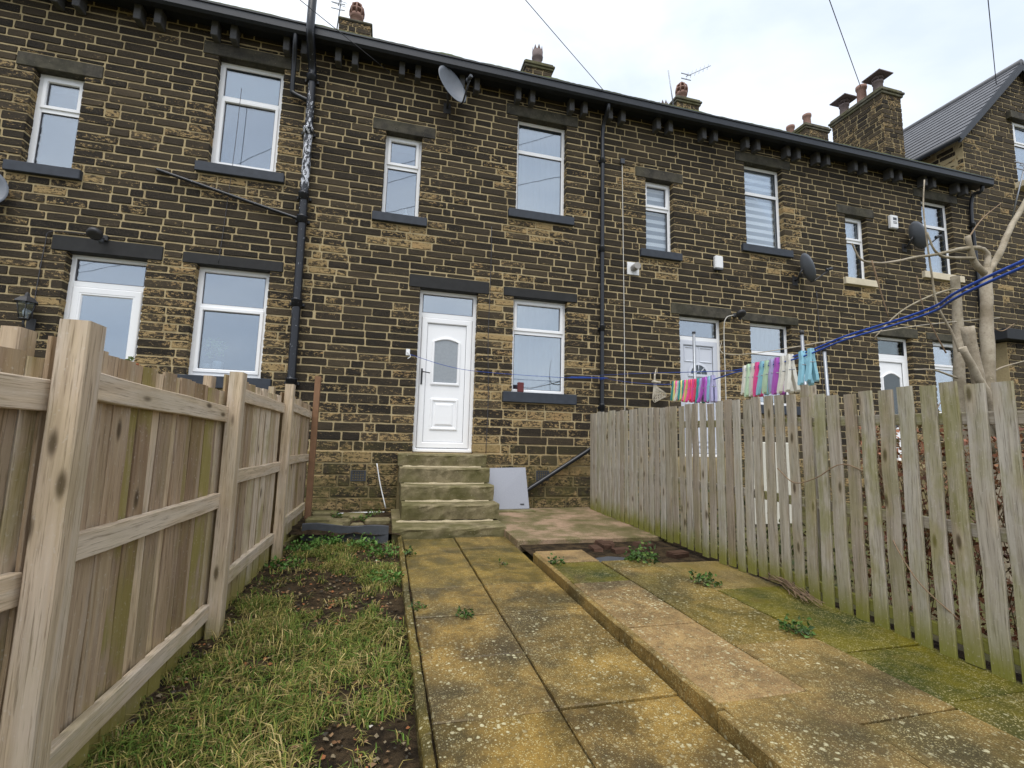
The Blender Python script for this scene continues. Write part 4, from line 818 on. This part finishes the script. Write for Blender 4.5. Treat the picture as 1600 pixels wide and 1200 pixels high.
def aerial(label, base, top, boom, nel, el, grp='television aerials on chimneys'):
    R = root('aerial', base, label, 'aerial', grp); base, top, b0, b1 = Vector(base), Vector(top), Vector(boom[0]), Vector(boom[1]); g = G(); g.tube([base, top], .016, 6); g.obj('mast', GALV, R); g = G(); g.tube([b0, b1], .011, 6); g.obj('boom', GALV, R)
    e = Vector(el).normalized()
    for i in range(nel): p = b0.lerp(b1, (i+.3)/nel); L = .17-.006*i; g = G(); g.tube([p-e*L, p+e*L], .006, 5); g.obj('element', GALV, R)
    p = b0
    for z in (-.09, .07): g = G(); g.box(p.x-.16, p.x+.16, p.y-.01, p.y+.01, p.z+z-.01, p.z+z+.01); g.obj('reflector', GALV, R)
aerial('tall aerial with many rods on the stack nearest the soil pipe', (-2.08, 3.75, 9.9), (-1.98, 3.75, 11.6), ((-2.08, 3.72, 10.62), (-1.88, 3.72, 11.6)), 9, (1, 0, -.15))
aerial('aerial leaning over the chimney with the clay basket cowls', (7.1, 3.65, 9.9), (6.95, 3.65, 11.0), ((7.5, 3.6, 10.9), (8.35, 3.6, 11.45)), 6, (.4, .2, 1))
aerial('aerial on a wall bracket beside the window of the gabled house', (13.6, -.10, 5.7), (13.75, -.35, 6.9), ((13.5, -.4, 6.85), (14.6, -.5, 7.1)), 6, (0, .4, 1))
R = root('hook_bracket', (-.11, YW, 1.4), 'white hook on the wall left of the panelled white door', 'hook'); g = G(); g.tube(ease([(-.14, YW, 1.52), (-.14, YW-.05, 1.50), (-.10, YW-.06, 1.44), (-.14, YW-.05, 1.40)], 4), .008, 6); g.box(-.17, -.11, YW-.012, YW-.001, 1.46, 1.56); g.obj('hook', WHITEP, R)

# things on sills and in windows
g = G(); g.box(1.60, 1.70, YW-.055, YW+.0, .985, 1.14, c=.006); o = g.obj('tin', simple('dark_red_tin', (.13, .025, .025), .5, .4, .2), label='small dark red tin on the sill beside the white door', cat='tin')
def vessel(name, label, cat, c, prof, mat): g = G(); g.lathe(c, prof, 16); return recalc(g.obj(name, mat, label=label, cat=cat))
vessel('cup', 'white cup on the inside sill under the black lintel window', 'cup', (-2.92, .135, 1.09), [(.03, 0), (.04, .01), (.045, .10), (.041, .10), (.036, .02)], WHITEP)
vessel('cup', 'white jug beside the cup on the same inside sill', 'jug', (-2.78, .14, 1.09), [(.05, 0), (.065, .03), (.07, .12), (.06, .14), (.055, .13)], WHITEP)
vessel('bottle', 'small white bottle behind the narrow upstairs window over the door', 'bottle', (-.28, .13, 3.735), [(.03, 0), (.035, .01), (.035, .10), (.012, .14), (.012, .18)], WHITEP)
def leaves(G_, c, n, rad, size, cols, up=.3, flat=1.0):
    for i in range(n):
        d = Vector((rnd.gauss(0, 1), rnd.gauss(0, 1), rnd.gauss(0, 1)*flat)).normalized()*rad*rnd.random()**.5; p = Vector(c)+d; s = size*rnd.uniform(.6, 1.3)
        a = Vector((rnd.gauss(0, 1), rnd.gauss(0, 1), rnd.gauss(0, .5)+up)).normalized(); b = a.cross(Vector((rnd.gauss(0, 1), rnd.gauss(0, 1), rnd.gauss(0, 1)))).normalized(); cc = a.cross(b)*.15
        col = rnd.choice(cols); k = rnd.uniform(.7, 1.3); G_.add([p, p+a*s*.45+b*s*.32+cc*s, p+a*s, p+a*s*.45-b*s*.32+cc*s], [(0, 1, 2), (0, 2, 3)], (col[0]*k, col[1]*k, col[2]*k))
R = root('house_plant', (-2.82, .17, 1.045), 'leafy pot plant inside the ground floor window behind the fence', 'plant'); g = G(); leaves(g, (-2.84, .17, 1.42), 90, .14, .075, [(.30, .5, .16), (.42, .6, .25)]); g.obj('foliage', LEAFM, R); g = G(); g.tube([(-2.82, .18, 1.12), (-2.82, .2, 1.4)], .008, 5); g.obj('stem', TWIG, R)
R = root('potted_plant', (-3.52, -.55, .93), 'terracotta pot on a weathered post top beside the half glazed door', 'pot'); g = G(); g.lathe((-3.52, -.55, .93), [(.045, 0), (.06, .09), (.07, .09), (.07, .12), (.06, .12)], 14); g.obj('pot', TERRA, R); g = G(); leaves(g, (-3.54, -.55, 1.07), 14, .05, .06, [(.1, .14, .04)]); g.obj('foliage', LEAFM, R)
g = G(); g.board((-3.52, -.55, -1.0), (-3.52, -.55, .928), (1, 0, 0), (0, 1, 0), .1, .1, 3, .002, .004, (.8, .1, .2)); g.obj('garden_post', W_RIGHT, label='square weathered post holding up the terracotta pot', cat='post')

# ------------------------------------------------------------------ clothes lines and pegs
K = 1.0
near = [(-.30, -7.95, .36), (-.08, -7.60, .335), (.152, -7.219, .343), (.232, -7.16, .364), (.333, -6.999, .367), (.376, -6.833, .368), (.413, -6.686, .360), (.543, -6.358, .383), (.66, -6.02, .405)]
near = [(.10, -7.75, .42), (.232, -7.16, .366), (.333, -6.999, .367), (.376, -6.833, .366), (.413, -6.686, .358), (.543, -6.358, .383)]
lo = ease(near + [(.647, -6.025, .398), (1.004, -5.094, .52), (1.9, -2.9, .86), (3.02, -.24, 1.29)], 8)
hi = ease([(p[0]+.006, p[1]+.004, p[2]+.008) for p in near] + [(.75, -5.95, .455), (1.35, -3.9, .75), (2.30, -.14, 1.25)], 8)
third = ease([(p[0]-.004, p[1]-.003, p[2]-.007) for p in near] + [(.66, -6.0, .405), (1.2, -4.0, .70), (1.05, -.14, 1.42)], 8)
for pts, lb in ((lo, 'blue clothes line carrying the pegs, tied to the slim black rainwater pipe'), (hi, 'blue clothes line passing over the pegs to the wall beside the window')):
    g = G(); g.tube(pts, .0017, 6); g.obj('clothes_line', ROPE, label=lb, cat='clothes line')
wire('clothes_line', 'thin pale line from the wall hook across the white door', [(-.12, YW-.06, 1.47), (.45, YW-.1, 1.32), (1.0, YW-.12, 1.26), (2.3, YW-.1, 1.25), (3.0, YW-.1, 1.28)], .004, ROPE, 'clothes line')
g = G()
for k in range(14): a = k*.9; g.tube([(3.02+.05*math.cos(a), -.2-.06*math.sin(a*.7), 1.27+.02*math.sin(a)), (3.12+.03*math.sin(a), -.22, 1.29), (2.72-.02*k, -.2, 1.27+.01*math.sin(a*2))], .004, 5)
g.obj('rope_knot', ROPE, label='knot of blue rope bound round the slim black rainwater pipe', cat='rope')
g = G()
for k in range(7): a_ = .05+.02*k; g.tube(ease([(4.05, YW-.05, 1.42), (4.05-a_*.4+.01*k, YW-.06, 1.22), (4.05-a_+.04*k, YW-.07, .98+.02*k), (4.05+.03*k, YW-.08, .93+.015*k), (4.06+.03*k, YW-.07, 1.1), (4.06, YW-.06, 1.24), (4.06+.004*k, YW-.05, 1.44+.012*k)], 4), .0065, 5)
g.tube([(3.98, YW-.09, 1.28), (4.14, YW-.09, 1.27)], .02, 6); g.obj('rope_coil', ROPEW, label='coil of pale rope hanging on the wall left of the grey fanlight door', cat='rope')
PC = {'pink': (.85, .08, .30), 'white': (.72, .70, .62), 'blue': (.28, .55, .66), 'teal': (.02, .30, .28), 'purple': (.45, .11, .50), 'yellow': (.70, .66, .22), 'green': (.50, .68, .46), 'red': (.75, .05, .12), 'lilac': (.42, .40, .62)}
PM = {k: simple('peg_plastic_'+k, v, .4, .4, .06) for k, v in PC.items()}
def peg(pt, d, L, col, ang, grp, label):
    """sprung peg gripping the line: two legs and a wire spring"""
    p = Vector(pt); d = Vector(d).normalized(); dn = Vector((0, 0, -1)); s = d.cross(dn).normalized()   # legs spread across the line
    dn = (dn*math.cos(ang[0]) + d*math.sin(ang[0])).normalized(); wv = s.cross(dn).normalized()
    R = root('clothes_peg', p, label, 'clothes peg', grp)
    for sg in (-1, 1):
        prof = [(-.16, .020, .9), (-.05, .030, 1), (.10, .030, 1.0), (.22, .055, 1.0), (.40, .070, 1.1), (.62, .115+ang[1]*.5, 1.25), (.80, .15+ang[1], 1.15), (.85, .155+ang[1], .6)]; vs = []
        hw, th = L*.075, L*.085
        for t, off, wk in prof:
            c = p + dn*(t*L) + s*(sg*off*L)
            for a, b in ((-1, -1), (1, -1), (1, 1), (-1, 1)): vs.append(c + wv*(a*hw*wk) + s*(b*th*.5))
        n = len(prof); g = G(); g.add(vs, [(i*4+k, i*4+(k+1) % 4, (i+1)*4+(k+1) % 4, (i+1)*4+k) for i in range(n-1) for k in range(4)] + [(3, 2, 1, 0), tuple((n-1)*4+k for k in range(4))]); recalc(g.obj('leg', PM[col], R))
    g = G(); g.tube([p+dn*(.26*L)+wv*(.06*L)-s*.08*L, p+dn*(.26*L)+wv*(.07*L)+s*.08*L], L*.02, 5); g.tube([p+dn*(.26*L)-wv*(.06*L)-s*.08*L, p+dn*(.26*L)-wv*(.07*L)+s*.08*L], L*.02, 5); g.obj('spring', GALV, R)
def on_line(pts, y):
    for a, b in zip(pts, pts[1:]):
        if a.y <= y <= b.y: t = (y-a.y)/(b.y-a.y); return a.lerp(b, t), (b-a)
def near_peg(S, i): return f'{S[i]} plastic peg ' + (f'between {S[i-1]} and {S[i+1]} pegs' if 0 < i < len(S)-1 else f'at the end beside {S[1 if i == 0 else -2]}')
A = ['blue', 'blue', 'white', 'white', 'purple', 'lilac', 'green', 'blue', 'pink', 'white', 'green', 'white']
for i, c in enumerate(A):
    y = -6.725+.30*i/(len(A)-1) - (.02 if i < 2 else 0); p, d = on_line(lo, y); peg(p, d, .080+rnd.uniform(-.004, .006)-(.014 if i < 2 else 0), c, (rnd.uniform(-.12, .15), rnd.uniform(-.10, .02)), 'larger pastel pegs on the blue line', near_peg(A, i)+' in the pastel bunch on the line')
B = ['lilac', 'blue', 'purple', 'purple', 'lilac', 'teal', 'red', 'pink', 'red', 'pink', 'yellow', 'pink', 'teal', 'yellow', 'teal', 'white', 'pink', 'yellow', 'teal']
for i, c in enumerate(B):
    y = -6.20+.46*i/(len(B)-1); p, d = on_line(lo, y); peg(p, d, .082+rnd.uniform(-.004, .006), c, (rnd.uniform(-.3, .3), rnd.uniform(-.09, .05)), 'bright pegs bunched on the blue line', near_peg(B, i)+' in the bright bunch on the line')

# ------------------------------------------------------------------ lawn, weeds, hedge, tree
g = G(); gcol = [(.13, .165, .030), (.19, .205, .042), (.085, .13, .022), (.33, .265, .085), (.44, .35, .15), (.25, .21, .06), (.10, .18, .028)]
def bare(x, y): return mnoise.noise(Vector((x*2.3, y*1.5, 5.2)))+.45*mnoise.noise(Vector((x*6, y*5, 1.0)))
for T_ in range(3700):
    tx, ty = rnd.uniform(-1.44, -.225), rnd.uniform(-6.5, -1.95)
    b = bare(tx, ty) + (.35 if ty > -4.4 else -.1)*math.exp(-((tx+1.28)/.12)**2) + .4*math.exp(-((ty+2.35)/.30)**2)*(1 if -1.1 < tx < -.4 else 0)
    if b > .07 and rnd.random() < .9: continue
    size = rnd.uniform(.5, 1.35)*(1.15 if b < -.1 else .85); nb = int(rnd.uniform(9, 24)); comb = rnd.uniform(0, 6.283); dry = rnd.random() < .42+.45*mnoise.noise(Vector((tx*3, ty*3, 9))); sp = rnd.uniform(.012, .035)
    for q in range(nb):
        x, y = tx+rnd.gauss(0, sp), ty+rnd.gauss(0, sp)
        if not -1.47 < x < -.215: continue
        z = gz(y)-.03+.03*mnoise.noise(Vector((x*4, y*4, 3))); h = (.024+.072*rnd.random()**1.3)*size; an = comb+rnd.gauss(0, 1.1)
        dx, dy = math.cos(an), math.sin(an); lean = rnd.uniform(.35, 1.5); wd = rnd.uniform(.0014, .0034)
        col = rnd.choice(gcol[3:6]) if rnd.random() < (.7 if dry else .2) else rnd.choice(gcol[:3]+gcol[6:]); k = rnd.uniform(.55, 1.3); col = (col[0]*k, col[1]*k, col[2]*k)
        p = Vector((x, y, z-.004)); s = Vector((-dy, dx, 0))*wd; m1 = p+Vector((dx*lean*h*.35, dy*lean*h*.35, h*.62)); tp = p+Vector((dx*lean*h*1.1, dy*lean*h*1.1, h*(1.0-.45*min(lean, 1.3))))
        g.add([p-s, p+s, m1+s*.8, m1-s*.8, tp], [(0, 1, 2, 3), (3, 2, 4)], col)
g.obj('grass', GRASSM, label='short matted lawn grass between fence and path', cat='grass', kind='stuff')
g = G()
for i in range(2600):
    x, y = rnd.uniform(-1.42, -.24), rnd.uniform(-6.4, -1.95)
    if bare(x, y) < .05 and rnd.random() < .75: continue
    z = gz(y)-.018+.03*mnoise.noise(Vector((x*4, y*4, 3))); s = rnd.uniform(.004, .016); a = rnd.uniform(0, 6.28); col = rnd.choice([(.30, .12, .05), (.16, .085, .04), (.10, .06, .03), (.24, .15, .08), (.05, .035, .02), (.20, .16, .10), (.045, .04, .03)])
    if rnd.random() < .006: col = (.5, .47, .40)
    vs = [(x+s*math.cos(a+k*1.571)*rnd.uniform(.6, 1.2), y+s*math.sin(a+k*1.571)*rnd.uniform(.6, 1.2), z+rnd.uniform(-.002, .008)) for k in range(4)]; g.add(vs+[(x, y, z+s*.7)], [(0, 1, 4), (1, 2, 4), (2, 3, 4), (3, 0, 4)], col)
g.obj('leaf_litter', LITTER, label='brown leaf litter and grit scattered over bare lawn soil', cat='leaf litter', kind='stuff')
WG = [(.045, .10, .018), (.07, .14, .025), (.11, .16, .035), (.05, .085, .03)]
def weed(label, c, n, rad, size, cols=WG, flat=.35, grp='weeds in the paving joints'):
    R = root('weed', c, label, 'weed', grp); g = G(); leaves(g, (c[0], c[1], c[2]+rad*.25), n, rad, size, cols, .5, flat); g.obj('foliage', LEAFM, R); g = G()
    for i in range(7): a = rnd.uniform(0, 6.28); r = rad*rnd.uniform(.3, .9); g.tube([c, (c[0]+r*.5*math.cos(a), c[1]+r*.5*math.sin(a), c[2]+.035), (c[0]+r*math.cos(a), c[1]+r*math.sin(a), c[2]+.02)], .0022, 4)
    g.obj('stems', TWIG, R)
P_ = lambda x, y, d=.062: (x, y, gz(y)+d)
weed('long trailing weed beside the loose red bricks', P_(2.02, -3.25), 240, .16, .045); weed('green weed at the corner of the peach coloured slab', P_(2.18, -3.98), 90, .11, .045, WG+[(.2, .22, .1)])
weed('dark green weed in the joint of the mossy slabs', P_(2.12, -4.93), 120, .095, .035); weed('small leafy weed behind the top of the kerb', P_(1.16, -3.22), 60, .07, .035, WG+[(.25, .27, .14)])
weed('tuft of grass in the joint of the path', P_(.18, -4.14, .0), 60, .06, .03); weed('weed against the edging beside the path tuft', P_(-.12, -3.95, .0), 40, .06, .03); weed('weed at the edging near the foot of the steps', P_(-.13, -2.5, .0), 60, .07, .035); weed('tiny weed in the path joint near the steps', P_(.72, -3.0, .0), 24, .05, .025)
WL = ['leafy weeds spreading along the foot of the dark slate edging', 'leafy weeds where the slate edging meets the steps', 'leafy weeds against the fence post nearest the slate edging', 'green weeds on the lawn edge beside the path near the steps', 'green weeds on the lawn edge beside the path, past the bare soil', 'weeds at the fence foot next to the bare leafy soil']
for i, (x, y, n) in enumerate(((-.95, -1.93, 200), (-.55, -2.02, 160), (-1.15, -2.15, 150), (-.38, -2.45, 130), (-.34, -3.3, 110), (-1.2, -2.75, 90))): weed(WL[i], (x, y, gz(y)-.02), n, .16, .04, [(.05, .12, .018), (.08, .17, .03), (.11, .19, .04)], .25, 'weeds by the slate edging')
for x, y in ((-.62, -.95), (-.95, -.75), (-.5, -.55)): weed('small weed growing in the rubble bed under the air brick', (x, y, -.86), 60, .10, .04, WG+[(.16, .22, .05)], .4, 'weeds in the rubble bed')
for i in range(9):
    x, y = rnd.uniform(1.75, 2.65), rnd.uniform(-3.15, -2.5); a = rnd.uniform(0, 3); g = G(); L, W_ = .10, .05; c_, s_ = math.cos(a), math.sin(a); z = gz(y)+.03; hh = rnd.uniform(.03, .055)
    vs = [(x+c_*u*L-s_*v*W_, y+s_*u*L+c_*v*W_, z+(hh if k else -.02)) for k in (0, 1) for u, v in ((-1, -1), (1, -1), (1, 1), (-1, 1))]; vs = [(p[0]+rnd.uniform(-.012, .012), p[1]+rnd.uniform(-.012, .012), p[2]) for p in vs]
    g.add(vs, [(0, 3, 2, 1), (4, 5, 6, 7), (0, 1, 5, 4), (1, 2, 6, 5), (2, 3, 7, 6), (3, 0, 4, 7)]); g.obj('loose_brick', BRICKR, label='crumbling red brick in the soil below the concrete pad', cat='brick', group='loose bricks by the concrete pad')
g = G()
for i in range(26): y0 = rnd.uniform(-4.15, -3.95); g.tube(ease([(2.74+rnd.uniform(-.02, .06), y0, gz(-4)+.09+rnd.uniform(0, .06)), (2.70+rnd.uniform(-.04, .04), y0-.25, gz(-4)+.09+rnd.uniform(0, .05)), (2.62+rnd.uniform(-.06, .06), y0-.5+rnd.uniform(-.1, .1), gz(-4)+.075+rnd.uniform(0, .02))], 4), .0025, 4)
g.obj('dry_twigs', TWIG, label='bundle of dry twigs poking out under the picket fence', cat='twigs', kind='stuff')
HD = root('hedge', (3.3, -5.5, gz(-5.5)), 'rusty brown dry hedge pressed against the back of the picket fence', 'hedge'); g = G()
HC = [(.27, .11, .06), (.34, .15, .085), (.20, .085, .05), (.42, .23, .13), (.15, .12, .05)]
for i in range(9500):
    y = rnd.uniform(-7.2, -4.62); x = 2.93+abs(rnd.gauss(0, .17)); z = rnd.uniform(-.93, .40-.5*max(0, x-3.0)+.1*mnoise.noise(Vector((y*3, 0, 0)))); s = rnd.uniform(.018, .05)
    a = Vector((rnd.gauss(0, 1), rnd.gauss(0, 1), rnd.gauss(0, 1))).normalized(); b = a.cross(Vector((rnd.gauss(0, 1), rnd.gauss(0, 1), rnd.gauss(0, 1)))).normalized(); p = Vector((x, y, z)); c = rnd.choice(HC); k = rnd.uniform(.6, 1.4)
    g.add([p, p+a*s*.5+b*s*.33, p+a*s, p+a*s*.5-b*s*.33], [(0, 1, 2), (0, 2, 3)], (c[0]*k, c[1]*k, c[2]*k))
g.obj('foliage', LEAFM, HD, kind='stuff'); g = G()
for i in range(240):
    y = rnd.uniform(-7.1, -4.6); x = rnd.uniform(2.92, 3.15); z0 = rnd.uniform(-.95, -.3); g.tube([(x, y, z0), (x+rnd.uniform(-.06, .06), y+rnd.uniform(-.12, .12), z0+.3), (x+rnd.uniform(-.1, .1), y+rnd.uniform(-.25, .25), min(.5, z0+rnd.uniform(.5, .9)))], .003, 4)
g.obj('stems', TWIG, HD, kind='stuff')
for pts, lb in (([(2.70, -4.22, .02), (2.66, -4.42, -.08), (2.68, -4.6, -.03), (2.71, -4.8, .08), (2.79, -5.0, -.02)], 'pale wiry stem looping over the picket fence'), ([(2.78, -5.05, -.35), (2.72, -5.12, -.42), (2.71, -5.25, -.60), (2.76, -5.42, -.76)], 'thin curling stem in front of the silvery pales')): wire('vine_stem', lb, pts, .004, TWIG, 'stem')
g = G()
for i in range(1500):
    y = rnd.uniform(-4.4, -1.2); x = 3.0+abs(rnd.gauss(0, .25)); z = gz(y)+abs(rnd.gauss(0, .22)); s = rnd.uniform(.03, .07); a = Vector((rnd.gauss(0, 1), rnd.gauss(0, 1), abs(rnd.gauss(0, 1)))).normalized(); b = a.cross(Vector((rnd.gauss(0, 1), rnd.gauss(0, 1), .3))).normalized(); p = Vector((x, y, z)); c = rnd.choice([(.05, .07, .02), (.09, .10, .03), (.12, .09, .05)])
    g.add([p, p+a*s*.5+b*s*.3, p+a*s, p+a*s*.5-b*s*.3], [(0, 1, 2), (0, 2, 3)], c)
g.obj('undergrowth', LEAFM, label='tangled low undergrowth behind the silvery pales', cat='undergrowth', kind='stuff')
g = G(); g.box(5.0, 5.75, -1.32, -1.22, -.95, .28, c=.01); g.obj('garden_wall', REND, label='low pale rendered wall glimpsed between the fence pales', cat='wall')
# pollarded tree behind the fence
T = root('pollarded_tree', (4.35, -4.7, gz(-4.7)), 'bare pollarded grey tree with cut stems behind the picket fence', 'tree')
def limb(name, pts, r0, r1, mat=BARK, k=5, n=10, dy=0):
    P = ease([(p[0], -4.7+dy+(p[3] if len(p) > 3 else 0), p[2]) for p in pts], k); g = G(); m = len(P)-1
    g.tube([p+Vector((rnd.uniform(-1, 1), rnd.uniform(-1, 1), 0))*r0*.06 for p in P], [(r0+(r1-r0)*i/m)*rnd.uniform(.94, 1.06) for i in range(m+1)], n); return g.obj(name, mat, T)
limb('trunk', [(4.33, 0, -1.0), (4.36, 0, -.2), (4.37, 0, .35), (4.39, 0, .73), (4.44, 0, 1.3), (4.50, 0, 1.75)], 0.0620, 0.0384)
limb('limb', [(4.33, 0, -.2), (4.24, 0, .4), (4.25, 0, .74), (4.30, 0, 1.37), (4.31, 0, 1.70)], 0.0465, 0.0322, dy=.12); limb('limb', [(4.30, 0, .2), (4.22, 0, .6), (4.17, 0, .88), (4.12, 0, 1.20)], 0.0434, 0.0422, dy=-.05); limb('limb', [(4.32, 0, .2), (4.16, 0, .62), (4.05, 0, .80), (3.93, 0, 1.0)], 0.0341, 0.0248, dy=-.12)
limb('limb', [(4.49, 0, 1.70), (4.68, 0, 1.91), (4.83, 0, 2.14), (5.06, 0, 2.42), (5.4, 0, 2.85)], 0.0279, 0.0186); limb('limb', [(4.49, 0, 1.72), (4.53, 0, 1.87), (4.45, 0, 1.925), (4.31, 0, 1.91), (4.15, 0, 1.875)], 0.0248, 0.0149); limb('limb', [(4.48, 0, 1.70), (4.36, 0, 1.80), (4.31, 0, 2.02)], 0.0279, 0.0205)
for pts, r in (([(4.17, 0, 1.88), (3.91, 0, 1.80), (3.69, 0, 1.75), (3.48, 0, 1.69), (3.28, 0, 1.65), (3.11, 0, 1.66), (3.03, 0, 1.78)], .015), ([(4.34, 0, 1.82), (4.01, 0, 1.79), (3.89, 0, 1.84), (3.83, 0, 1.98)], .016), ([(4.10, 0, 1.0), (4.04, 0, 1.15), (3.90, 0, 1.38), (3.87, 0, 1.62), (3.85, 0, 1.87), (3.84, 0, 2.2), (3.88, 0, 2.46)], .012), ([(4.05, 0, .78), (3.8, 0, .83), (3.59, 0, .82)], .011),
               ([(3.21, 0, 1.66), (3.28, 0, 1.41), (3.34, 0, 1.22)], .008), ([(4.31, 0, 1.55), (4.09, 0, 1.53), (3.76, 0, 1.41), (3.48, 0, 1.26), (3.23, 0, 1.05)], .011), ([(4.40, 0, .84), (4.55, 0, .9), (4.9, 0, .99)], .011), ([(4.31, 0, 2.0), (4.5, 0, 2.2), (4.75, 0, 2.38)], .008), ([(3.95, 0, .98), (3.86, 0, 1.12), (3.74, 0, 1.35), (3.7, 0, 1.6)], .007), ([(4.44, 0, 1.3), (4.62, 0, 1.22), (4.8, 0, 1.3)], .007)):
    limb('branch', pts, r*.85, r*.4, TWIG if r < .009 else BARK, 6, 7, rnd.uniform(-.03, .03))
for a, b in (((2.93, -4.3, 1.14), (2.98, -4.3, -.95)), ((3.10, -4.35, 1.00), (3.22, -4.3, -.95))):
    R = root('metal_pole', b, 'thin galvanised pole standing behind the pales by the pollarded tree', 'pole', 'metal poles behind the picket fence'); g = G(); g.tube([a, b], .013, 8); g.obj('shaft', GALV, R); g = G(); g.tube([Vector(a)+Vector((0, 0, -.005)), Vector(a)+Vector((0, 0, .03))], .017, 8); g.obj('cap', DARKMET, R)
R = root('clothes_post', (3.9, -1.5, gz(-1.5)), 'slim grey metal post standing in front of the grey fanlight door', 'post'); g = G(); g.tube([(3.9, -1.5, gz(-1.5)-.05), (3.9, -1.5, 1.84)], .022, 10); g.obj('shaft', GALV, R); g = G(); g.tube([(3.9, -1.5, 1.835), (3.9, -1.5, 1.86)], .027, 10); g.obj('cap', PGREY, R)
wire('garden_string', 'pale string strung from the tree across to the far window', [(4.6, -4.7, 1.33), (3.9, -4.4, 1.25), (3.0, -3.4, 1.12), (5.4, -.2, 2.1)], .004, ROPEW, 'string')
